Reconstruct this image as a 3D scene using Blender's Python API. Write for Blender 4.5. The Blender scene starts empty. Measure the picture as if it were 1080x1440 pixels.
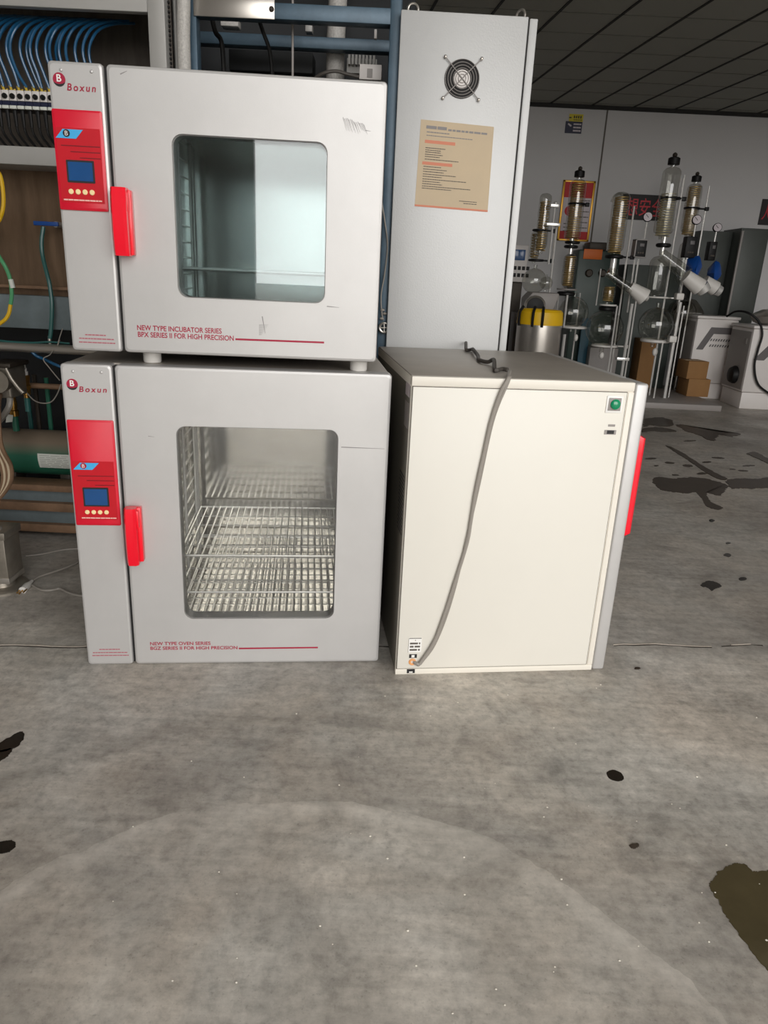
import bpy, bmesh, math, random
from mathutils import Vector, Matrix
random.seed(7)
sc = bpy.context.scene
COL = sc.collection
PI = math.pi

# ------------------------------------------------------------------ camera
F, TH, RO, CH = 1005.08, 0.31917, -0.04799, 1.06807
fw = Vector((0, math.cos(TH), -math.sin(TH)))
rt = Vector((1, 0, 0))
dn = fw.cross(rt)
R2 = math.cos(RO) * rt + math.sin(RO) * dn
D2 = -math.sin(RO) * rt + math.cos(RO) * dn
CAM = Vector((0, 0, CH))
cd = bpy.data.cameras.new('camera')
cam = bpy.data.objects.new('camera', cd)
COL.objects.link(cam)
M = Matrix((R2, -D2, -fw)).transposed().to_4x4()
M.translation = CAM
cam.matrix_world = M
cd.sensor_fit = 'VERTICAL'
cd.sensor_height = 24
cd.lens = 24 * F / 1440
cd.clip_start = 0.02
sc.camera = cam

def ray(px, py):
    return fw + (px - 540) / F * R2 + (py - 720) / F * D2
def at(px, py, Y):                       # world point seen at a pixel, at distance Y into the room
    d = ray(px, py)
    return CAM + d * (Y / d.y)
def onz(px, py, z=0.0):                  # world point seen at a pixel, at height z
    d = ray(px, py)
    return CAM + d * ((z - CH) / d.z)
def mpp(P):                              # metres per pixel at a world point
    return (Vector(P) - CAM).dot(fw) / F

# ------------------------------------------------------------------ materials
def lin(c):
    c = c / 255.0
    return c / 12.92 if c <= 0.04045 else ((c + 0.055) / 1.055) ** 2.4
def rgb(r, g, b):
    return (lin(r), lin(g), lin(b), 1)

def mat(name, col, rough=0.5, metal=0.0, var=0.0, vscale=8.0, bump=0.0, bscale=60.0, spec=0.5, col2=None, stretch=None, coat=0.0):
    m = bpy.data.materials.new(name)
    m.use_nodes = True
    nt = m.node_tree
    b = nt.nodes['Principled BSDF']
    b.inputs['Base Color'].default_value = col
    b.inputs['Roughness'].default_value = rough
    b.inputs['Metallic'].default_value = metal
    b.inputs['Specular IOR Level'].default_value = spec
    b.inputs['Coat Weight'].default_value = coat
    if var or bump:
        tc = nt.nodes.new('ShaderNodeTexCoord')
        mp = nt.nodes.new('ShaderNodeMapping')
        if stretch: mp.inputs['Scale'].default_value = stretch
        nt.links.new(tc.outputs['Object'], mp.inputs['Vector'])
    if var:
        n = nt.nodes.new('ShaderNodeTexNoise')
        n.inputs['Scale'].default_value = vscale
        n.inputs['Detail'].default_value = 6
        n.inputs['Roughness'].default_value = 0.65
        nt.links.new(mp.outputs['Vector'], n.inputs['Vector'])
        r = nt.nodes.new('ShaderNodeValToRGB')
        r.color_ramp.elements[0].position = 0.3
        r.color_ramp.elements[1].position = 0.7
        c2 = col2 or tuple(max(0, x * (1 - var)) for x in col[:3]) + (1,)
        r.color_ramp.elements[0].color = c2
        r.color_ramp.elements[1].color = col
        nt.links.new(n.outputs['Fac'], r.inputs['Fac'])
        nt.links.new(r.outputs['Color'], b.inputs['Base Color'])
    if bump:
        n2 = nt.nodes.new('ShaderNodeTexNoise')
        n2.inputs['Scale'].default_value = bscale
        n2.inputs['Detail'].default_value = 3
        nt.links.new(mp.outputs['Vector'], n2.inputs['Vector'])
        bp = nt.nodes.new('ShaderNodeBump')
        bp.inputs['Strength'].default_value = bump
        bp.inputs['Distance'].default_value = 0.004
        nt.links.new(n2.outputs['Fac'], bp.inputs['Height'])
        nt.links.new(bp.outputs['Normal'], b.inputs['Normal'])
    return m

def glass(name, tint, ior=1.5, rough=0.0, boost=1.0):
    m = bpy.data.materials.new(name)
    m.use_nodes = True
    nt = m.node_tree
    nt.nodes.clear()
    o = nt.nodes.new('ShaderNodeOutputMaterial')
    mx = nt.nodes.new('ShaderNodeMixShader')
    t = nt.nodes.new('ShaderNodeBsdfTransparent')
    g = nt.nodes.new('ShaderNodeBsdfGlossy')
    lw = nt.nodes.new('ShaderNodeLayerWeight')
    lw.inputs['Blend'].default_value = 0.5
    pw = nt.nodes.new('ShaderNodeMath'); pw.operation = 'POWER'; pw.inputs[1].default_value = 5.0
    f = nt.nodes.new('ShaderNodeMapRange')
    r0 = ((ior - 1) / (ior + 1)) ** 2
    f.inputs['To Min'].default_value = r0; f.inputs['To Max'].default_value = 1.0
    nt.links.new(lw.outputs['Facing'], pw.inputs[0])
    nt.links.new(pw.outputs[0], f.inputs['Value'])
    t.inputs['Color'].default_value = tint
    g.inputs['Roughness'].default_value = rough
    nt.links.new(f.outputs[0], mx.inputs[0])
    nt.links.new(t.outputs[0], mx.inputs[1])
    nt.links.new(g.outputs[0], mx.inputs[2])
    nt.links.new(mx.outputs[0], o.inputs[0])
    return m

MT = {}
MT['silver'] = mat('silver_paint', rgb(202, 200, 198), 0.42, 0.35, 0.10, 3.0, 0.03, 300)
MT['steel_side'] = mat('dull_steel', rgb(150, 145, 138), 0.38, 0.7, 0.25, 5.0, 0.02, 200)
MT['liner'] = mat('mirror_steel', rgb(204, 201, 194), 0.10, 1.0, 0.06, 6.0)
MT['liner_dull'] = mat('brushed_steel', rgb(214, 216, 214), 0.2, 1.0, 0.10, 6.0)
MT['chrome'] = mat('chrome_wire', rgb(246, 245, 242), 0.3, 0.7)
MT['black'] = mat('black_plastic', rgb(22, 21, 21), 0.5, spec=0.25)
MT['blackback'] = mat('blackened_sheet', rgb(40, 42, 44), 0.6, 0.2, 0.3, 6)
MT['topsteel'] = mat('dusty_top_sheet', rgb(178, 170, 160), 0.42, 0.3, 0.2, 5.0, 0.02, 200)
MT['gap'] = mat('dark_seal', rgb(24, 22, 22), 0.7)
MT['red'] = mat('red_handle_plastic', rgb(250, 6, 40), 0.3, 0, 0.05, 4, coat=0.3)
MT['redpanel'] = mat('red_panel_film', rgb(220, 22, 50), 0.34, 0, 0.12, 5)
MT['redpanel_low'] = mat('deep_red_film', rgb(202, 22, 38), 0.34, 0, 0.12, 5)
MT['darkred'] = mat('dark_red_line', rgb(120, 12, 24), 0.4)
MT['crimson'] = mat('crimson_ink', rgb(164, 18, 56), 0.5)
MT['lcd'] = mat('blue_display', rgb(38, 84, 140), 0.16, 0, 0.15, 10)
MT['cyan'] = mat('sky_blue_badge', rgb(70, 176, 232), 0.4)
MT['cream_btn'] = mat('cream_button', rgb(250, 226, 170), 0.4)
MT['caption'] = mat('faint_red_ink', rgb(176, 96, 108), 0.6)
MT['whiteink'] = mat('white_ink', rgb(240, 236, 232), 0.5)
MT['pinkink'] = mat('pale_pink_ink', rgb(240, 190, 180), 0.5)
MT['blackink'] = mat('black_ink', rgb(30, 28, 30), 0.6)
MT['greyink'] = mat('grey_ink', rgb(96, 90, 84), 0.7)
MT['scuff'] = mat('grey_scuff', rgb(140, 136, 136), 0.7)
MT['cream'] = mat('cream_enamel', rgb(229, 225, 215), 0.38, 0, 0.025, 2.5, 0.015, 250)
MT['cream_edge'] = mat('cream_enamel_edge', rgb(232, 226, 214), 0.38)
MT['seam'] = mat('thin_shadow_gap', rgb(96, 90, 82), 0.8)
MT['whiteplastic'] = mat('white_plastic', rgb(238, 236, 232), 0.4)
MT['green_lens'] = mat('green_lens', rgb(8, 142, 96), 0.15, 0, 0.1, 60, coat=0.5)
MT['backgrey'] = mat('shaded_back_sheet', rgb(112, 108, 98), 0.5, 0.3, 0.12, 4)  # dark grey puts the shade of the cream oven's back side into the colour
MT['orange'] = mat('orange_grommet', rgb(228, 160, 98), 0.5)
MT['gasketgrey'] = mat('grey_rubber_gasket', rgb(120, 118, 116), 0.4, 0.5)
MT['cord'] = mat('grey_cord', rgb(148, 142, 134), 0.5)
MT['cord_dark'] = mat('dark_cord', rgb(74, 69, 64), 0.6)
MT['cabgrey'] = mat('grey_powder_coat', rgb(196, 196, 195), 0.42, 0.15, 0.05, 4, 0.10, 180)
MT['paper'] = mat('aged_paper', rgb(206, 186, 156), 0.8, 0, 0.10, 4, col2=rgb(196, 178, 152))
MT['paper_red'] = mat('faded_red_ink', rgb(214, 138, 112), 0.8)
MT['bluesteel'] = mat('blue_steel_paint', rgb(80, 102, 118), 0.4, 0.2, 0.35, 12, 0.05, 80)
MT['bluegrey'] = mat('blue_grey_paint', rgb(118, 130, 134), 0.5, 0.1, 0.2, 6, col2=rgb(96, 106, 108))
MT['greysheet'] = mat('grey_sheet_steel', rgb(172, 170, 166), 0.5, 0.15, 0.12, 5)
MT['darksheet'] = mat('dark_dirty_sheet', rgb(112, 104, 96), 0.45, 0.5, 0.35, 9, stretch=(3, 1, 0.6))
MT['brownsheet'] = mat('brown_stained_steel', rgb(150, 124, 100), 0.34, 0.6, 0.5, 3.2, stretch=(4, 1, 0.5))
MT['bluetube'] = mat('blue_air_tube', rgb(28, 84, 122), 0.25, coat=0.3)
MT['tealtube'] = mat('teal_hose', rgb(44, 96, 92), 0.35)
MT['yellow'] = mat('yellow_hose', rgb(228, 182, 30), 0.4)
MT['greenhose'] = mat('green_hose', rgb(84, 160, 110), 0.4)
MT['brass'] = mat('brass', rgb(186, 142, 74), 0.3, 0.9, 0.3, 20)
MT['yellowfit'] = mat('yellow_fitting', rgb(206, 176, 60), 0.4, 0.2)
MT['greenpaint'] = mat('green_tank_paint', rgb(40, 104, 82), 0.42, 0, 0.2, 10)
MT['rust'] = mat('rusty_brown_steel', rgb(150, 118, 92), 0.6, 0.2, 0.4, 14)
MT['stainless'] = mat('stainless', rgb(206, 200, 192), 0.28, 0.85, 0.1, 8)
MT['castmetal'] = mat('cast_metal', rgb(168, 160, 148), 0.4, 0.7, 0.35, 14, 0.15, 40)
MT['darkmetal'] = mat('dark_metal', rgb(66, 58, 50), 0.5, 0.4, 0.3, 12)
MT['label'] = mat('printed_plate', rgb(214, 216, 208), 0.5)
MT['braid'] = mat('white_braid', rgb(206, 202, 196), 0.5, 0, 0.35, 160, 0.3, 160)
MT['wall'] = mat('grey_white_wall', rgb(206, 204, 204), 0.8, 0, 0.05, 1.2)
MT['ceiling'] = mat('ceiling_board', rgb(150, 150, 142), 0.85, 0, 0.06, 2, 0.1, 100)
MT['tbar'] = mat('dark_grid_line', rgb(36, 35, 34), 0.8)
MT['crossline'] = mat('ceiling_seam', rgb(104, 104, 98), 0.85)
MT['outground'] = mat('outdoor_concrete', rgb(128, 127, 122), 0.9, 0, 0.08, 0.6)
MT['glasspane'] = glass('window_glass', (0.83, 0.86, 0.86, 1), 1.66)
MT['glasspane_clear'] = glass('clear_window_glass', (0.965, 0.965, 0.96, 1), 1.55)
MT['labglass'] = glass('laboratory_glass', (0.86, 0.86, 0.83, 1), 2.0, 0.03)
MT['coil'] = mat('amber_coil', rgb(196, 164, 104), 0.35, 0.35)
MT['coilpale'] = mat('pale_coil', rgb(206, 192, 150), 0.3, 0.4)
MT['labsteel'] = mat('polished_rod', rgb(236, 234, 230), 0.22, 0.55)
MT['ptfe'] = mat('white_ptfe', rgb(226, 222, 216), 0.45)
MT['bluemotor'] = mat('blue_motor_paint', rgb(22, 74, 150), 0.4)
MT['yellowband'] = mat('yellow_band', rgb(236, 188, 22), 0.45)
MT['card'] = mat('cardboard', rgb(150, 110, 66), 0.8, 0, 0.15, 6)
MT['labwhite'] = mat('instrument_white', rgb(222, 216, 212), 0.45, 0, 0.04, 4)
MT['labgrey'] = mat('instrument_grey', rgb(150, 144, 140), 0.5, 0, 0.06, 4)
MT['slate'] = mat('slate_panel', rgb(98, 94, 94), 0.5)
MT['darkcab'] = mat('dark_grey_cabinet_paint', rgb(76, 80, 76), 0.5, 0.1, 0.2, 4)
MT['signblack'] = mat('black_banner', rgb(22, 16, 18), 0.6)
MT['signred'] = mat('red_characters', rgb(196, 26, 44), 0.5)
MT['navy'] = mat('navy_sign', rgb(22, 26, 56), 0.5)
MT['signyellow'] = mat('yellow_sign', rgb(214, 196, 36), 0.5)
MT['gold'] = mat('gold_frame', rgb(212, 160, 60), 0.35, 0.5)
MT['posterred'] = mat('poster_red', rgb(188, 32, 36), 0.6)
MT['posterwhite'] = mat('poster_white', rgb(206, 196, 200), 0.6)
MT['greenmachine'] = mat('dark_green_enamel', rgb(36, 58, 50), 0.4)
MT['orangeplate'] = mat('orange_plate', rgb(226, 112, 30), 0.5)
MT['greygreen'] = mat('shaded_grey_green', rgb(70, 77, 73), 0.5, 0.1, 0.25, 5)  # grey-green darkened to stand in for the shadowy clutter behind the reactors
MT['teal'] = mat('teal_board', rgb(22, 74, 92), 0.5)
MT['wrap'] = glass('plastic_wrap', (0.72, 0.68, 0.64, 1), 1.5, 0.12)
MT['wet'] = mat('dark_oily_wet_patch', rgb(84, 75, 53), 0.09, 0, 0.25, 9)
MT['wetblack'] = mat('black_oily_patch', rgb(44, 38, 32), 0.12, 0, 0.3, 20)
MT['damp'] = mat('damp_patch', rgb(74, 64, 54), 0.42, 0, 0.35, 9)
MT['crack'] = mat('pale_joint_filler', rgb(186, 176, 163), 0.9, 0, 0.35, 40)
MT['crackdark'] = mat('dark_joint', rgb(62, 56, 50), 0.9)
MT['grit'] = mat('white_grit', rgb(226, 220, 208), 0.6)

# ---- tank paint with settled dust on upward faces
def dusty(m, dust):
    nt = m.node_tree
    b = nt.nodes['Principled BSDF']
    src = b.inputs['Base Color'].links[0].from_socket
    ge = nt.nodes.new('ShaderNodeNewGeometry')
    sp = nt.nodes.new('ShaderNodeSeparateXYZ')
    mr = nt.nodes.new('ShaderNodeMapRange')
    mr.inputs['From Min'].default_value = 0.05
    mr.inputs['From Max'].default_value = 0.6
    mx = nt.nodes.new('ShaderNodeMixRGB')
    mx.inputs['Color2'].default_value = dust
    nt.links.new(ge.outputs['Normal'], sp.inputs[0])
    nt.links.new(sp.outputs['Z'], mr.inputs['Value'])
    nt.links.new(mr.outputs[0], mx.inputs['Fac'])
    nt.links.new(src, mx.inputs['Color1'])
    nt.links.new(mx.outputs[0], b.inputs['Base Color'])
dusty(MT['greenpaint'], rgb(126, 112, 96))

# ---- concrete floor
def concrete():
    m = bpy.data.materials.new('stained_concrete')
    m.use_nodes = True
    nt = m.node_tree
    N, L = nt.nodes, nt.links
    b = N['Principled BSDF']
    tc = N.new('ShaderNodeTexCoord')
    def noise(scale, detail=6, rough=0.6, st=None, dist=0.0):
        n = N.new('ShaderNodeTexNoise')
        n.inputs['Scale'].default_value = scale
        n.inputs['Detail'].default_value = detail
        n.inputs['Roughness'].default_value = rough
        n.inputs['Distortion'].default_value = dist
        if st:
            mp = N.new('ShaderNodeMapping')
            mp.inputs['Rotation'].default_value = (0, 0, st[0])
            mp.inputs['Scale'].default_value = st[1]
            L.new(tc.outputs['Object'], mp.inputs['Vector'])
            L.new(mp.outputs['Vector'], n.inputs['Vector'])
        else:
            L.new(tc.outputs['Object'], n.inputs['Vector'])
        return n.outputs['Fac']
    def ramp(src, stops):
        r = N.new('ShaderNodeValToRGB')
        e = r.color_ramp.elements
        e[0].position, e[0].color = stops[0]
        e[1].position, e[1].color = stops[-1]
        for p_, c_ in stops[1:-1]:
            x = e.new(p_); x.color = c_
        L.new(src, r.inputs['Fac'])
        return r.outputs['Color']
    def g(v): return (v, v, v, 1)
    def mix(a, c, fac, mode='MIX'):
        x = N.new('ShaderNodeMixRGB')
        x.blend_type = mode
        for sock, val in ((x.inputs['Color1'], a), (x.inputs['Color2'], c), (x.inputs['Fac'], fac)):
            if isinstance(val, (tuple, float, int)): sock.default_value = val
            else: L.new(val, sock)
        return x.outputs[0]
    base = ramp(noise(1.6, 8, 0.62), [(0.3, rgb(152, 145, 137)), (0.5, rgb(186, 180, 171)), (0.72, rgb(216, 210, 201))])
    fine = ramp(noise(38, 8, 0.7), [(0.28, g(0.55)), (0.5, g(1.0)), (0.72, g(1.3))])
    c = mix(base, fine, 0.8, 'MULTIPLY')
    pit = ramp(noise(120, 4, 0.7), [(0.30, g(0.5)), (0.42, g(1.0)), (0.66, g(1.0)), (0.74, g(1.35))])
    c = mix(c, pit, 0.6, 'MULTIPLY')
    blot = ramp(noise(3.2, 10, 0.74, None, 1.4), [(0.36, g(0.70)), (0.50, g(1.0)), (0.66, g(1.14))])
    c = mix(c, blot, 0.75, 'MULTIPLY')
    warm = ramp(noise(2.3, 6, 0.6, None, 0.8), [(0.38, (1.05, 0.99, 0.93, 1)), (0.62, (0.96, 1.0, 1.03, 1))])
    c = mix(c, warm, 0.5, 'MULTIPLY')
    mid = ramp(noise(7, 8, 0.7, None, 0.6), [(0.28, g(0.66)), (0.52, g(1.0)), (0.75, g(1.18))])
    c = mix(c, mid, 0.7, 'MULTIPLY')
    # trowel / tyre streaks
    st = ramp(noise(3.0, 6, 0.6, (0.75, (1.0, 14.0, 1))), [(0.35, g(0.74)), (0.65, g(1.12))])
    c = mix(c, st, 0.5, 'MULTIPLY')
    st2 = ramp(noise(3.0, 6, 0.6, (-0.5, (1.2, 12.0, 1))), [(0.38, g(0.86)), (0.65, g(1.08))])
    c = mix(c, st2, 0.4, 'MULTIPLY')
    # swept arcs left by a mop: rings about (-0.1, 0.55)
    def ring(cx, cy, rad, wid, wob):
        sep = N.new('ShaderNodeSeparateXYZ'); L.new(tc.outputs['Object'], sep.inputs[0])
        def mth(op, a, c_=None):
            x = N.new('ShaderNodeMath'); x.operation = op
            for i, v in enumerate((a, c_)):
                if v is None: continue
                if isinstance(v, (int, float)): x.inputs[i].default_value = v
                else: L.new(v, x.inputs[i])
            return x.outputs[0]
        dx = mth('SUBTRACT', sep.outputs['X'], cx); dy = mth('SUBTRACT', sep.outputs['Y'], cy)
        d = mth('SQRT', mth('ADD', mth('MULTIPLY', dx, dx), mth('MULTIPLY', dy, dy)))
        nn = mth('MULTIPLY', mth('SUBTRACT', noise(4, 4), 0.5), wob)
        d = mth('ADD', d, nn)
        inside = mth('LESS_THAN', d, rad)
        line = N.new('ShaderNodeMapRange'); line.inputs['From Min'].default_value = 0; line.inputs['From Max'].default_value = wid
        line.inputs['To Min'].default_value = 1; line.inputs['To Max'].default_value = 0
        L.new(mth('ABSOLUTE', mth('SUBTRACT', d, rad - wid * 0.6)), line.inputs['Value'])
        out = N.new('ShaderNodeMapRange'); out.inputs['From Min'].default_value = 0; out.inputs['From Max'].default_value = 0.28
        out.inputs['To Min'].default_value = 1; out.inputs['To Max'].default_value = 0
        L.new(mth('SUBTRACT', d, rad), out.inputs['Value'])
        outm = mth('MULTIPLY', out.outputs[0], mth('GREATER_THAN', d, rad))
        return line.outputs[0], outm, inside
    l1, o1, i1 = ring(-0.10, 0.55, 0.70, 0.03, 0.10)
    patch = ramp(noise(5, 4), [(0.35, g(0.0)), (0.62, g(1.0))])
    def mul(a, k):
        x = N.new('ShaderNodeMixRGB'); x.blend_type = 'MULTIPLY'; x.inputs['Fac'].default_value = 1
        L.new(a, x.inputs['Color1'])
        if isinstance(k, float): x.inputs['Color2'].default_value = g(k)
        else: L.new(k, x.inputs['Color2'])
        return x.outputs[0]
    c = mix(c, rgb(228, 221, 211), mul(mul(l1, patch), 0.40))
    c = mix(c, rgb(112, 104, 96), mul(mul(o1, patch), 0.30))
    c = mix(c, rgb(214, 207, 197), mul(mul(i1, patch), 0.16))
    l2, o2, i2 = ring(-0.10, 0.55, 1.02, 0.05, 0.10)
    c = mix(c, rgb(96, 90, 82), mul(mul(l2, patch), 0.42))
    l3, o3, i3 = ring(0.9, -0.2, 1.35, 0.03, 0.12)
    c = mix(c, rgb(205, 198, 188), mul(mul(l3, patch), 0.22))
    # floor colour is darker beyond the joint
    sep = N.new('ShaderNodeSeparateXYZ'); L.new(tc.outputs['Object'], sep.inputs[0])
    far = N.new('ShaderNodeMapRange'); far.inputs['From Min'].default_value = 1.95; far.inputs['From Max'].default_value = 2.0
    L.new(sep.outputs['Y'], far.inputs['Value'])
    c = mix(c, rgb(132, 124, 118), mul(far.outputs[0], 0.30))
    L.new(c, b.inputs['Base Color'])
    rr = ramp(noise(3, 5), [(0.3, g(0.36)), (0.7, g(0.62))])
    L.new(rr, b.inputs['Roughness'])
    bp = N.new('ShaderNodeBump'); bp.inputs['Strength'].default_value = 0.18; bp.inputs['Distance'].default_value = 0.003
    L.new(noise(60, 6, 0.7), bp.inputs['Height'])
    L.new(bp.outputs['Normal'], b.inputs['Normal'])
    return m
MT['concrete'] = concrete()

# ------------------------------------------------------------------ mesh kit
class MB:
    def __init__(s): s.bm = bmesh.new()
    def box(s, x0, x1, y0, y1, z0, z1, bev=0.0, seg=2):
        r = bmesh.ops.create_cube(s.bm, size=1)
        vs = r['verts']
        for v in vs:
            v.co = Vector(((x0 + x1) / 2 + v.co.x * (x1 - x0), (y0 + y1) / 2 + v.co.y * (y1 - y0), (z0 + z1) / 2 + v.co.z * (z1 - z0)))
        if bev:
            es = {e for v in vs for e in v.link_edges}
            bmesh.ops.bevel(s.bm, geom=list(es), offset=bev, segments=seg, profile=0.5, affect='EDGES')
        return s
    def hull(s, pts, bev=0.0, seg=2):
        vs = [s.bm.verts.new(p) for p in pts]
        r = bmesh.ops.convex_hull(s.bm, input=vs)
        bmesh.ops.dissolve_limit(s.bm, angle_limit=0.01, verts=vs, edges=list({e for v in vs for e in v.link_edges}))
        if bev:
            vs = [v for v in vs if v.is_valid]
            es = {e for v in vs for e in v.link_edges}
            bmesh.ops.bevel(s.bm, geom=list(es), offset=bev, segments=seg, profile=0.5, affect='EDGES')
        return s
    def ringmesh(s, rings, cap0=True, cap1=True, closed=False):
        R = [[s.bm.verts.new(p) for p in r] for r in rings]
        n = len(R[0])
        m = len(R)
        for i in range(m if closed else m - 1):
            a, b = R[i], R[(i + 1) % m]
            for j in range(n):
                k = (j + 1) % n
                s.bm.faces.new((a[j], a[k], b[k], b[j]))
        if not closed:
            if cap0: s.bm.faces.new(list(reversed(R[0])))
            if cap1: s.bm.faces.new(R[-1])
        return s
    def tube(s, pts, r, seg=8, radii=None, closed=False):
        pts = [Vector(p) for p in pts]
        n = len(pts)
        rings = []
        up = None
        for i, p in enumerate(pts):
            if closed: d = pts[(i + 1) % n] - pts[i - 1]
            else: d = (pts[min(i + 1, n - 1)] - pts[max(i - 1, 0)])
            d.normalize()
            if up is None:
                a = Vector((0, 0, 1)) if abs(d.z) < 0.9 else Vector((1, 0, 0))
                up = (a - d * a.dot(d)).normalized()
            else:
                up = (up - d * up.dot(d))
                if up.length < 1e-5: up = d.orthogonal()
                up.normalize()
            sd = d.cross(up)
            rr = radii[i] if radii else r
            rings.append([p + (up * math.cos(t) + sd * math.sin(t)) * rr for t in [2 * PI * k / seg for k in range(seg)]])
        return s.ringmesh(rings, closed=closed)
    def cyl(s, p0, p1, r0, r1=None, seg=20):
        return s.tube([p0, p1], r0, seg, radii=[r0, r0 if r1 is None else r1])
    def lathe(s, prof, o, axis=(0, 0, 1), seg=24, cap=True):
        ax = Vector(axis).normalized()
        u = ax.orthogonal().normalized()
        v = ax.cross(u)
        o = Vector(o)
        rings = [[o + ax * h + (u * math.cos(t) + v * math.sin(t)) * max(r, 1e-4) for t in [2 * PI * k / seg for k in range(seg)]] for r, h in prof]
        return s.ringmesh(rings, cap, cap)
    def sphere(s, c, r, u=20, v=12, sc_=(1, 1, 1)):
        m = Matrix.Translation(Vector(c)) @ Matrix.Diagonal((r * sc_[0], r * sc_[1], r * sc_[2], 1))
        bmesh.ops.create_uvsphere(s.bm, u_segments=u, v_segments=v, radius=1, matrix=m)
        return s
    def torus(s, c, R_, r, axis=(0, 0, 1), seg=28, rs=8):
        ax = Vector(axis).normalized(); u = ax.orthogonal().normalized(); v = ax.cross(u); c = Vector(c)
        return s.tube([c + (u * math.cos(t) + v * math.sin(t)) * R_ for t in [2 * PI * k / seg for k in range(seg)]], r, rs, closed=True)
    def prism(s, loop, fn, h0, h1):           # loop of (a,b); fn(a,b,h) -> point
        return s.ringmesh([[fn(a, b, h0) for a, b in loop], [fn(a, b, h1) for a, b in loop]])
    def build(s, name, m, parent=None, smooth=35):
        bmesh.ops.recalc_face_normals(s.bm, faces=s.bm.faces[:])
        me = bpy.data.meshes.new(name)
        s.bm.to_mesh(me); s.bm.free()
        if smooth:
            me.shade_smooth()
            me.set_sharp_from_angle(angle=math.radians(smooth))
        me.materials.append(MT[m] if isinstance(m, str) else m)
        o = bpy.data.objects.new(name, me)
        COL.objects.link(o)
        if parent: o.parent = parent
        return o

def front(u, w, v): return Vector((u, v, w))     # local: u right, v into the room, w up
def rrect(u0, u1, w0, w1, r, n=5):
    out = []
    for cx, cy, a0 in ((u1 - r, w1 - r, 0), (u0 + r, w1 - r, 90), (u0 + r, w0 + r, 180), (u1 - r, w0 + r, 270)):
        for k in range(n + 1):
            a = math.radians(a0 + 90 * k / n)
            out.append((cx + r * math.cos(a), cy + r * math.sin(a)))
    return out
def inset(loop, d):
    cx = sum(p[0] for p in loop) / len(loop); cy = sum(p[1] for p in loop) / len(loop)
    mu = max(abs(p[0] - cx) for p in loop); mw = max(abs(p[1] - cy) for p in loop)
    return [(cx + (a - cx) * (mu - d) / mu, cy + (b - cy) * (mw - d) / mw) for a, b in loop]
def spline(ctrl, n=8):
    P = [Vector(p) for p in ctrl]
    P = [P[0] * 2 - P[1]] + P + [P[-1] * 2 - P[-2]]
    out = []
    for i in range(1, len(P) - 2):
        for k in range(n):
            t = k / n
            a, b, c, d = P[i - 1:i + 3]
            out.append(0.5 * ((2 * b) + (c - a) * t + (2 * a - 5 * b + 4 * c - d) * t * t + (3 * b - a - 3 * c + d) * t ** 3))
    out.append(P[-2])
    return out

def thing(name, label, cat, loc=(0, 0, 0), rz=0, group=None):
    o = bpy.data.objects.new(name, None)
    o.empty_display_size = 0.05
    COL.objects.link(o)
    o.location = loc; o.rotation_euler = (0, 0, rz)
    return tag(o, label, cat, group)
def tag(o, label, cat, group=None):
    o['label'] = label; o['category'] = cat
    if group: o['group'] = group
    return o
def struct(o):
    o['kind'] = 'structure'
    return o
def plabel(o, s):
    o['label'] = s
    return o

def text(name, s, m, parent, u0, u1, w0, w1, v=-0.0006, shear=0.0, spacing=1.0, fn=None, bold=0.0, th=0.0006):
    cu = bpy.data.curves.new(name, 'FONT')
    cu.body = s; cu.size = 1; cu.shear = shear; cu.space_character = spacing; cu.offset = bold
    t = bpy.data.objects.new(name + '_curve', cu)
    COL.objects.link(t)
    dg = bpy.context.evaluated_depsgraph_get()
    me = bpy.data.meshes.new_from_object(t.evaluated_get(dg))
    bpy.data.objects.remove(t)
    bpy.data.curves.remove(cu)
    xs = [q.co.x for q in me.vertices]; ys = [q.co.y for q in me.vertices]
    if not xs: return None
    a0, a1, b0, b1 = min(xs), max(xs), min(ys), max(ys)
    fn = fn or front
    bm = bmesh.new(); bm.from_mesh(me)
    for q in bm.verts:
        q.co = fn(u0 + (q.co.x - a0) / (a1 - a0) * (u1 - u0), w0 + (q.co.y - b0) / (b1 - b0) * (w1 - w0), v)
    me.clear_geometry(); bm.to_mesh(me); bm.free()
    me.name = name
    me.materials.clear(); me.materials.append(MT[m])
    o = bpy.data.objects.new(name, me)
    COL.objects.link(o)
    if parent: o.parent = parent
    return o
def words(mb, u0, u1, w0, w1, fn=None, v0=0.0, v1=-0.0005, seed=1, gap=0.5):     # a row of word-length ink marks
    rnd = random.Random(seed)
    fn = fn or front
    h = w1 - w0
    u = u0
    while u < u1 - h * 0.4:
        l = min(h * rnd.uniform(1.6, 4.2), u1 - u)
        mb.prism([(u, w0), (u + l, w0), (u + l, w1), (u, w1)], fn, v0, v1)
        u += l + h * gap
    return mb

# ------------------------------------------------------------------ the setting
YB, CZ = 8.45, 2.85
XL, XR, YF = -4.2, 7.0, -3.0
struct(MB().box(XL - .2, XR + .2, YF - .2, YB + .2, -0.2, 0).build('floor', 'concrete', smooth=0))
struct(MB().box(XL - .2, XR + .2, YB, YB + .2, 0, CZ).build('wall_back', 'wall', smooth=0))
FZ = 5.6  # unseen front bay and its doorway made tall to brighten floor and tops
struct(MB().box(XL - .2, XL, YF, YB, 0, FZ).build('wall_left', 'wall', smooth=0))
struct(MB().box(XR, XR + .2, YF, YB, 0, FZ).build('wall_right', 'wall', smooth=0))
DX0, DX1, DZ = -0.66, 6.2, 5.0
YD = 3.40
struct(MB().box(XL, DX0, YF - .2, YF, 0, FZ).box(DX1, XR, YF - .2, YF, 0, FZ).box(DX0, DX1, YF - .2, YF, DZ, FZ).build('wall_front', 'wall', smooth=0))
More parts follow.
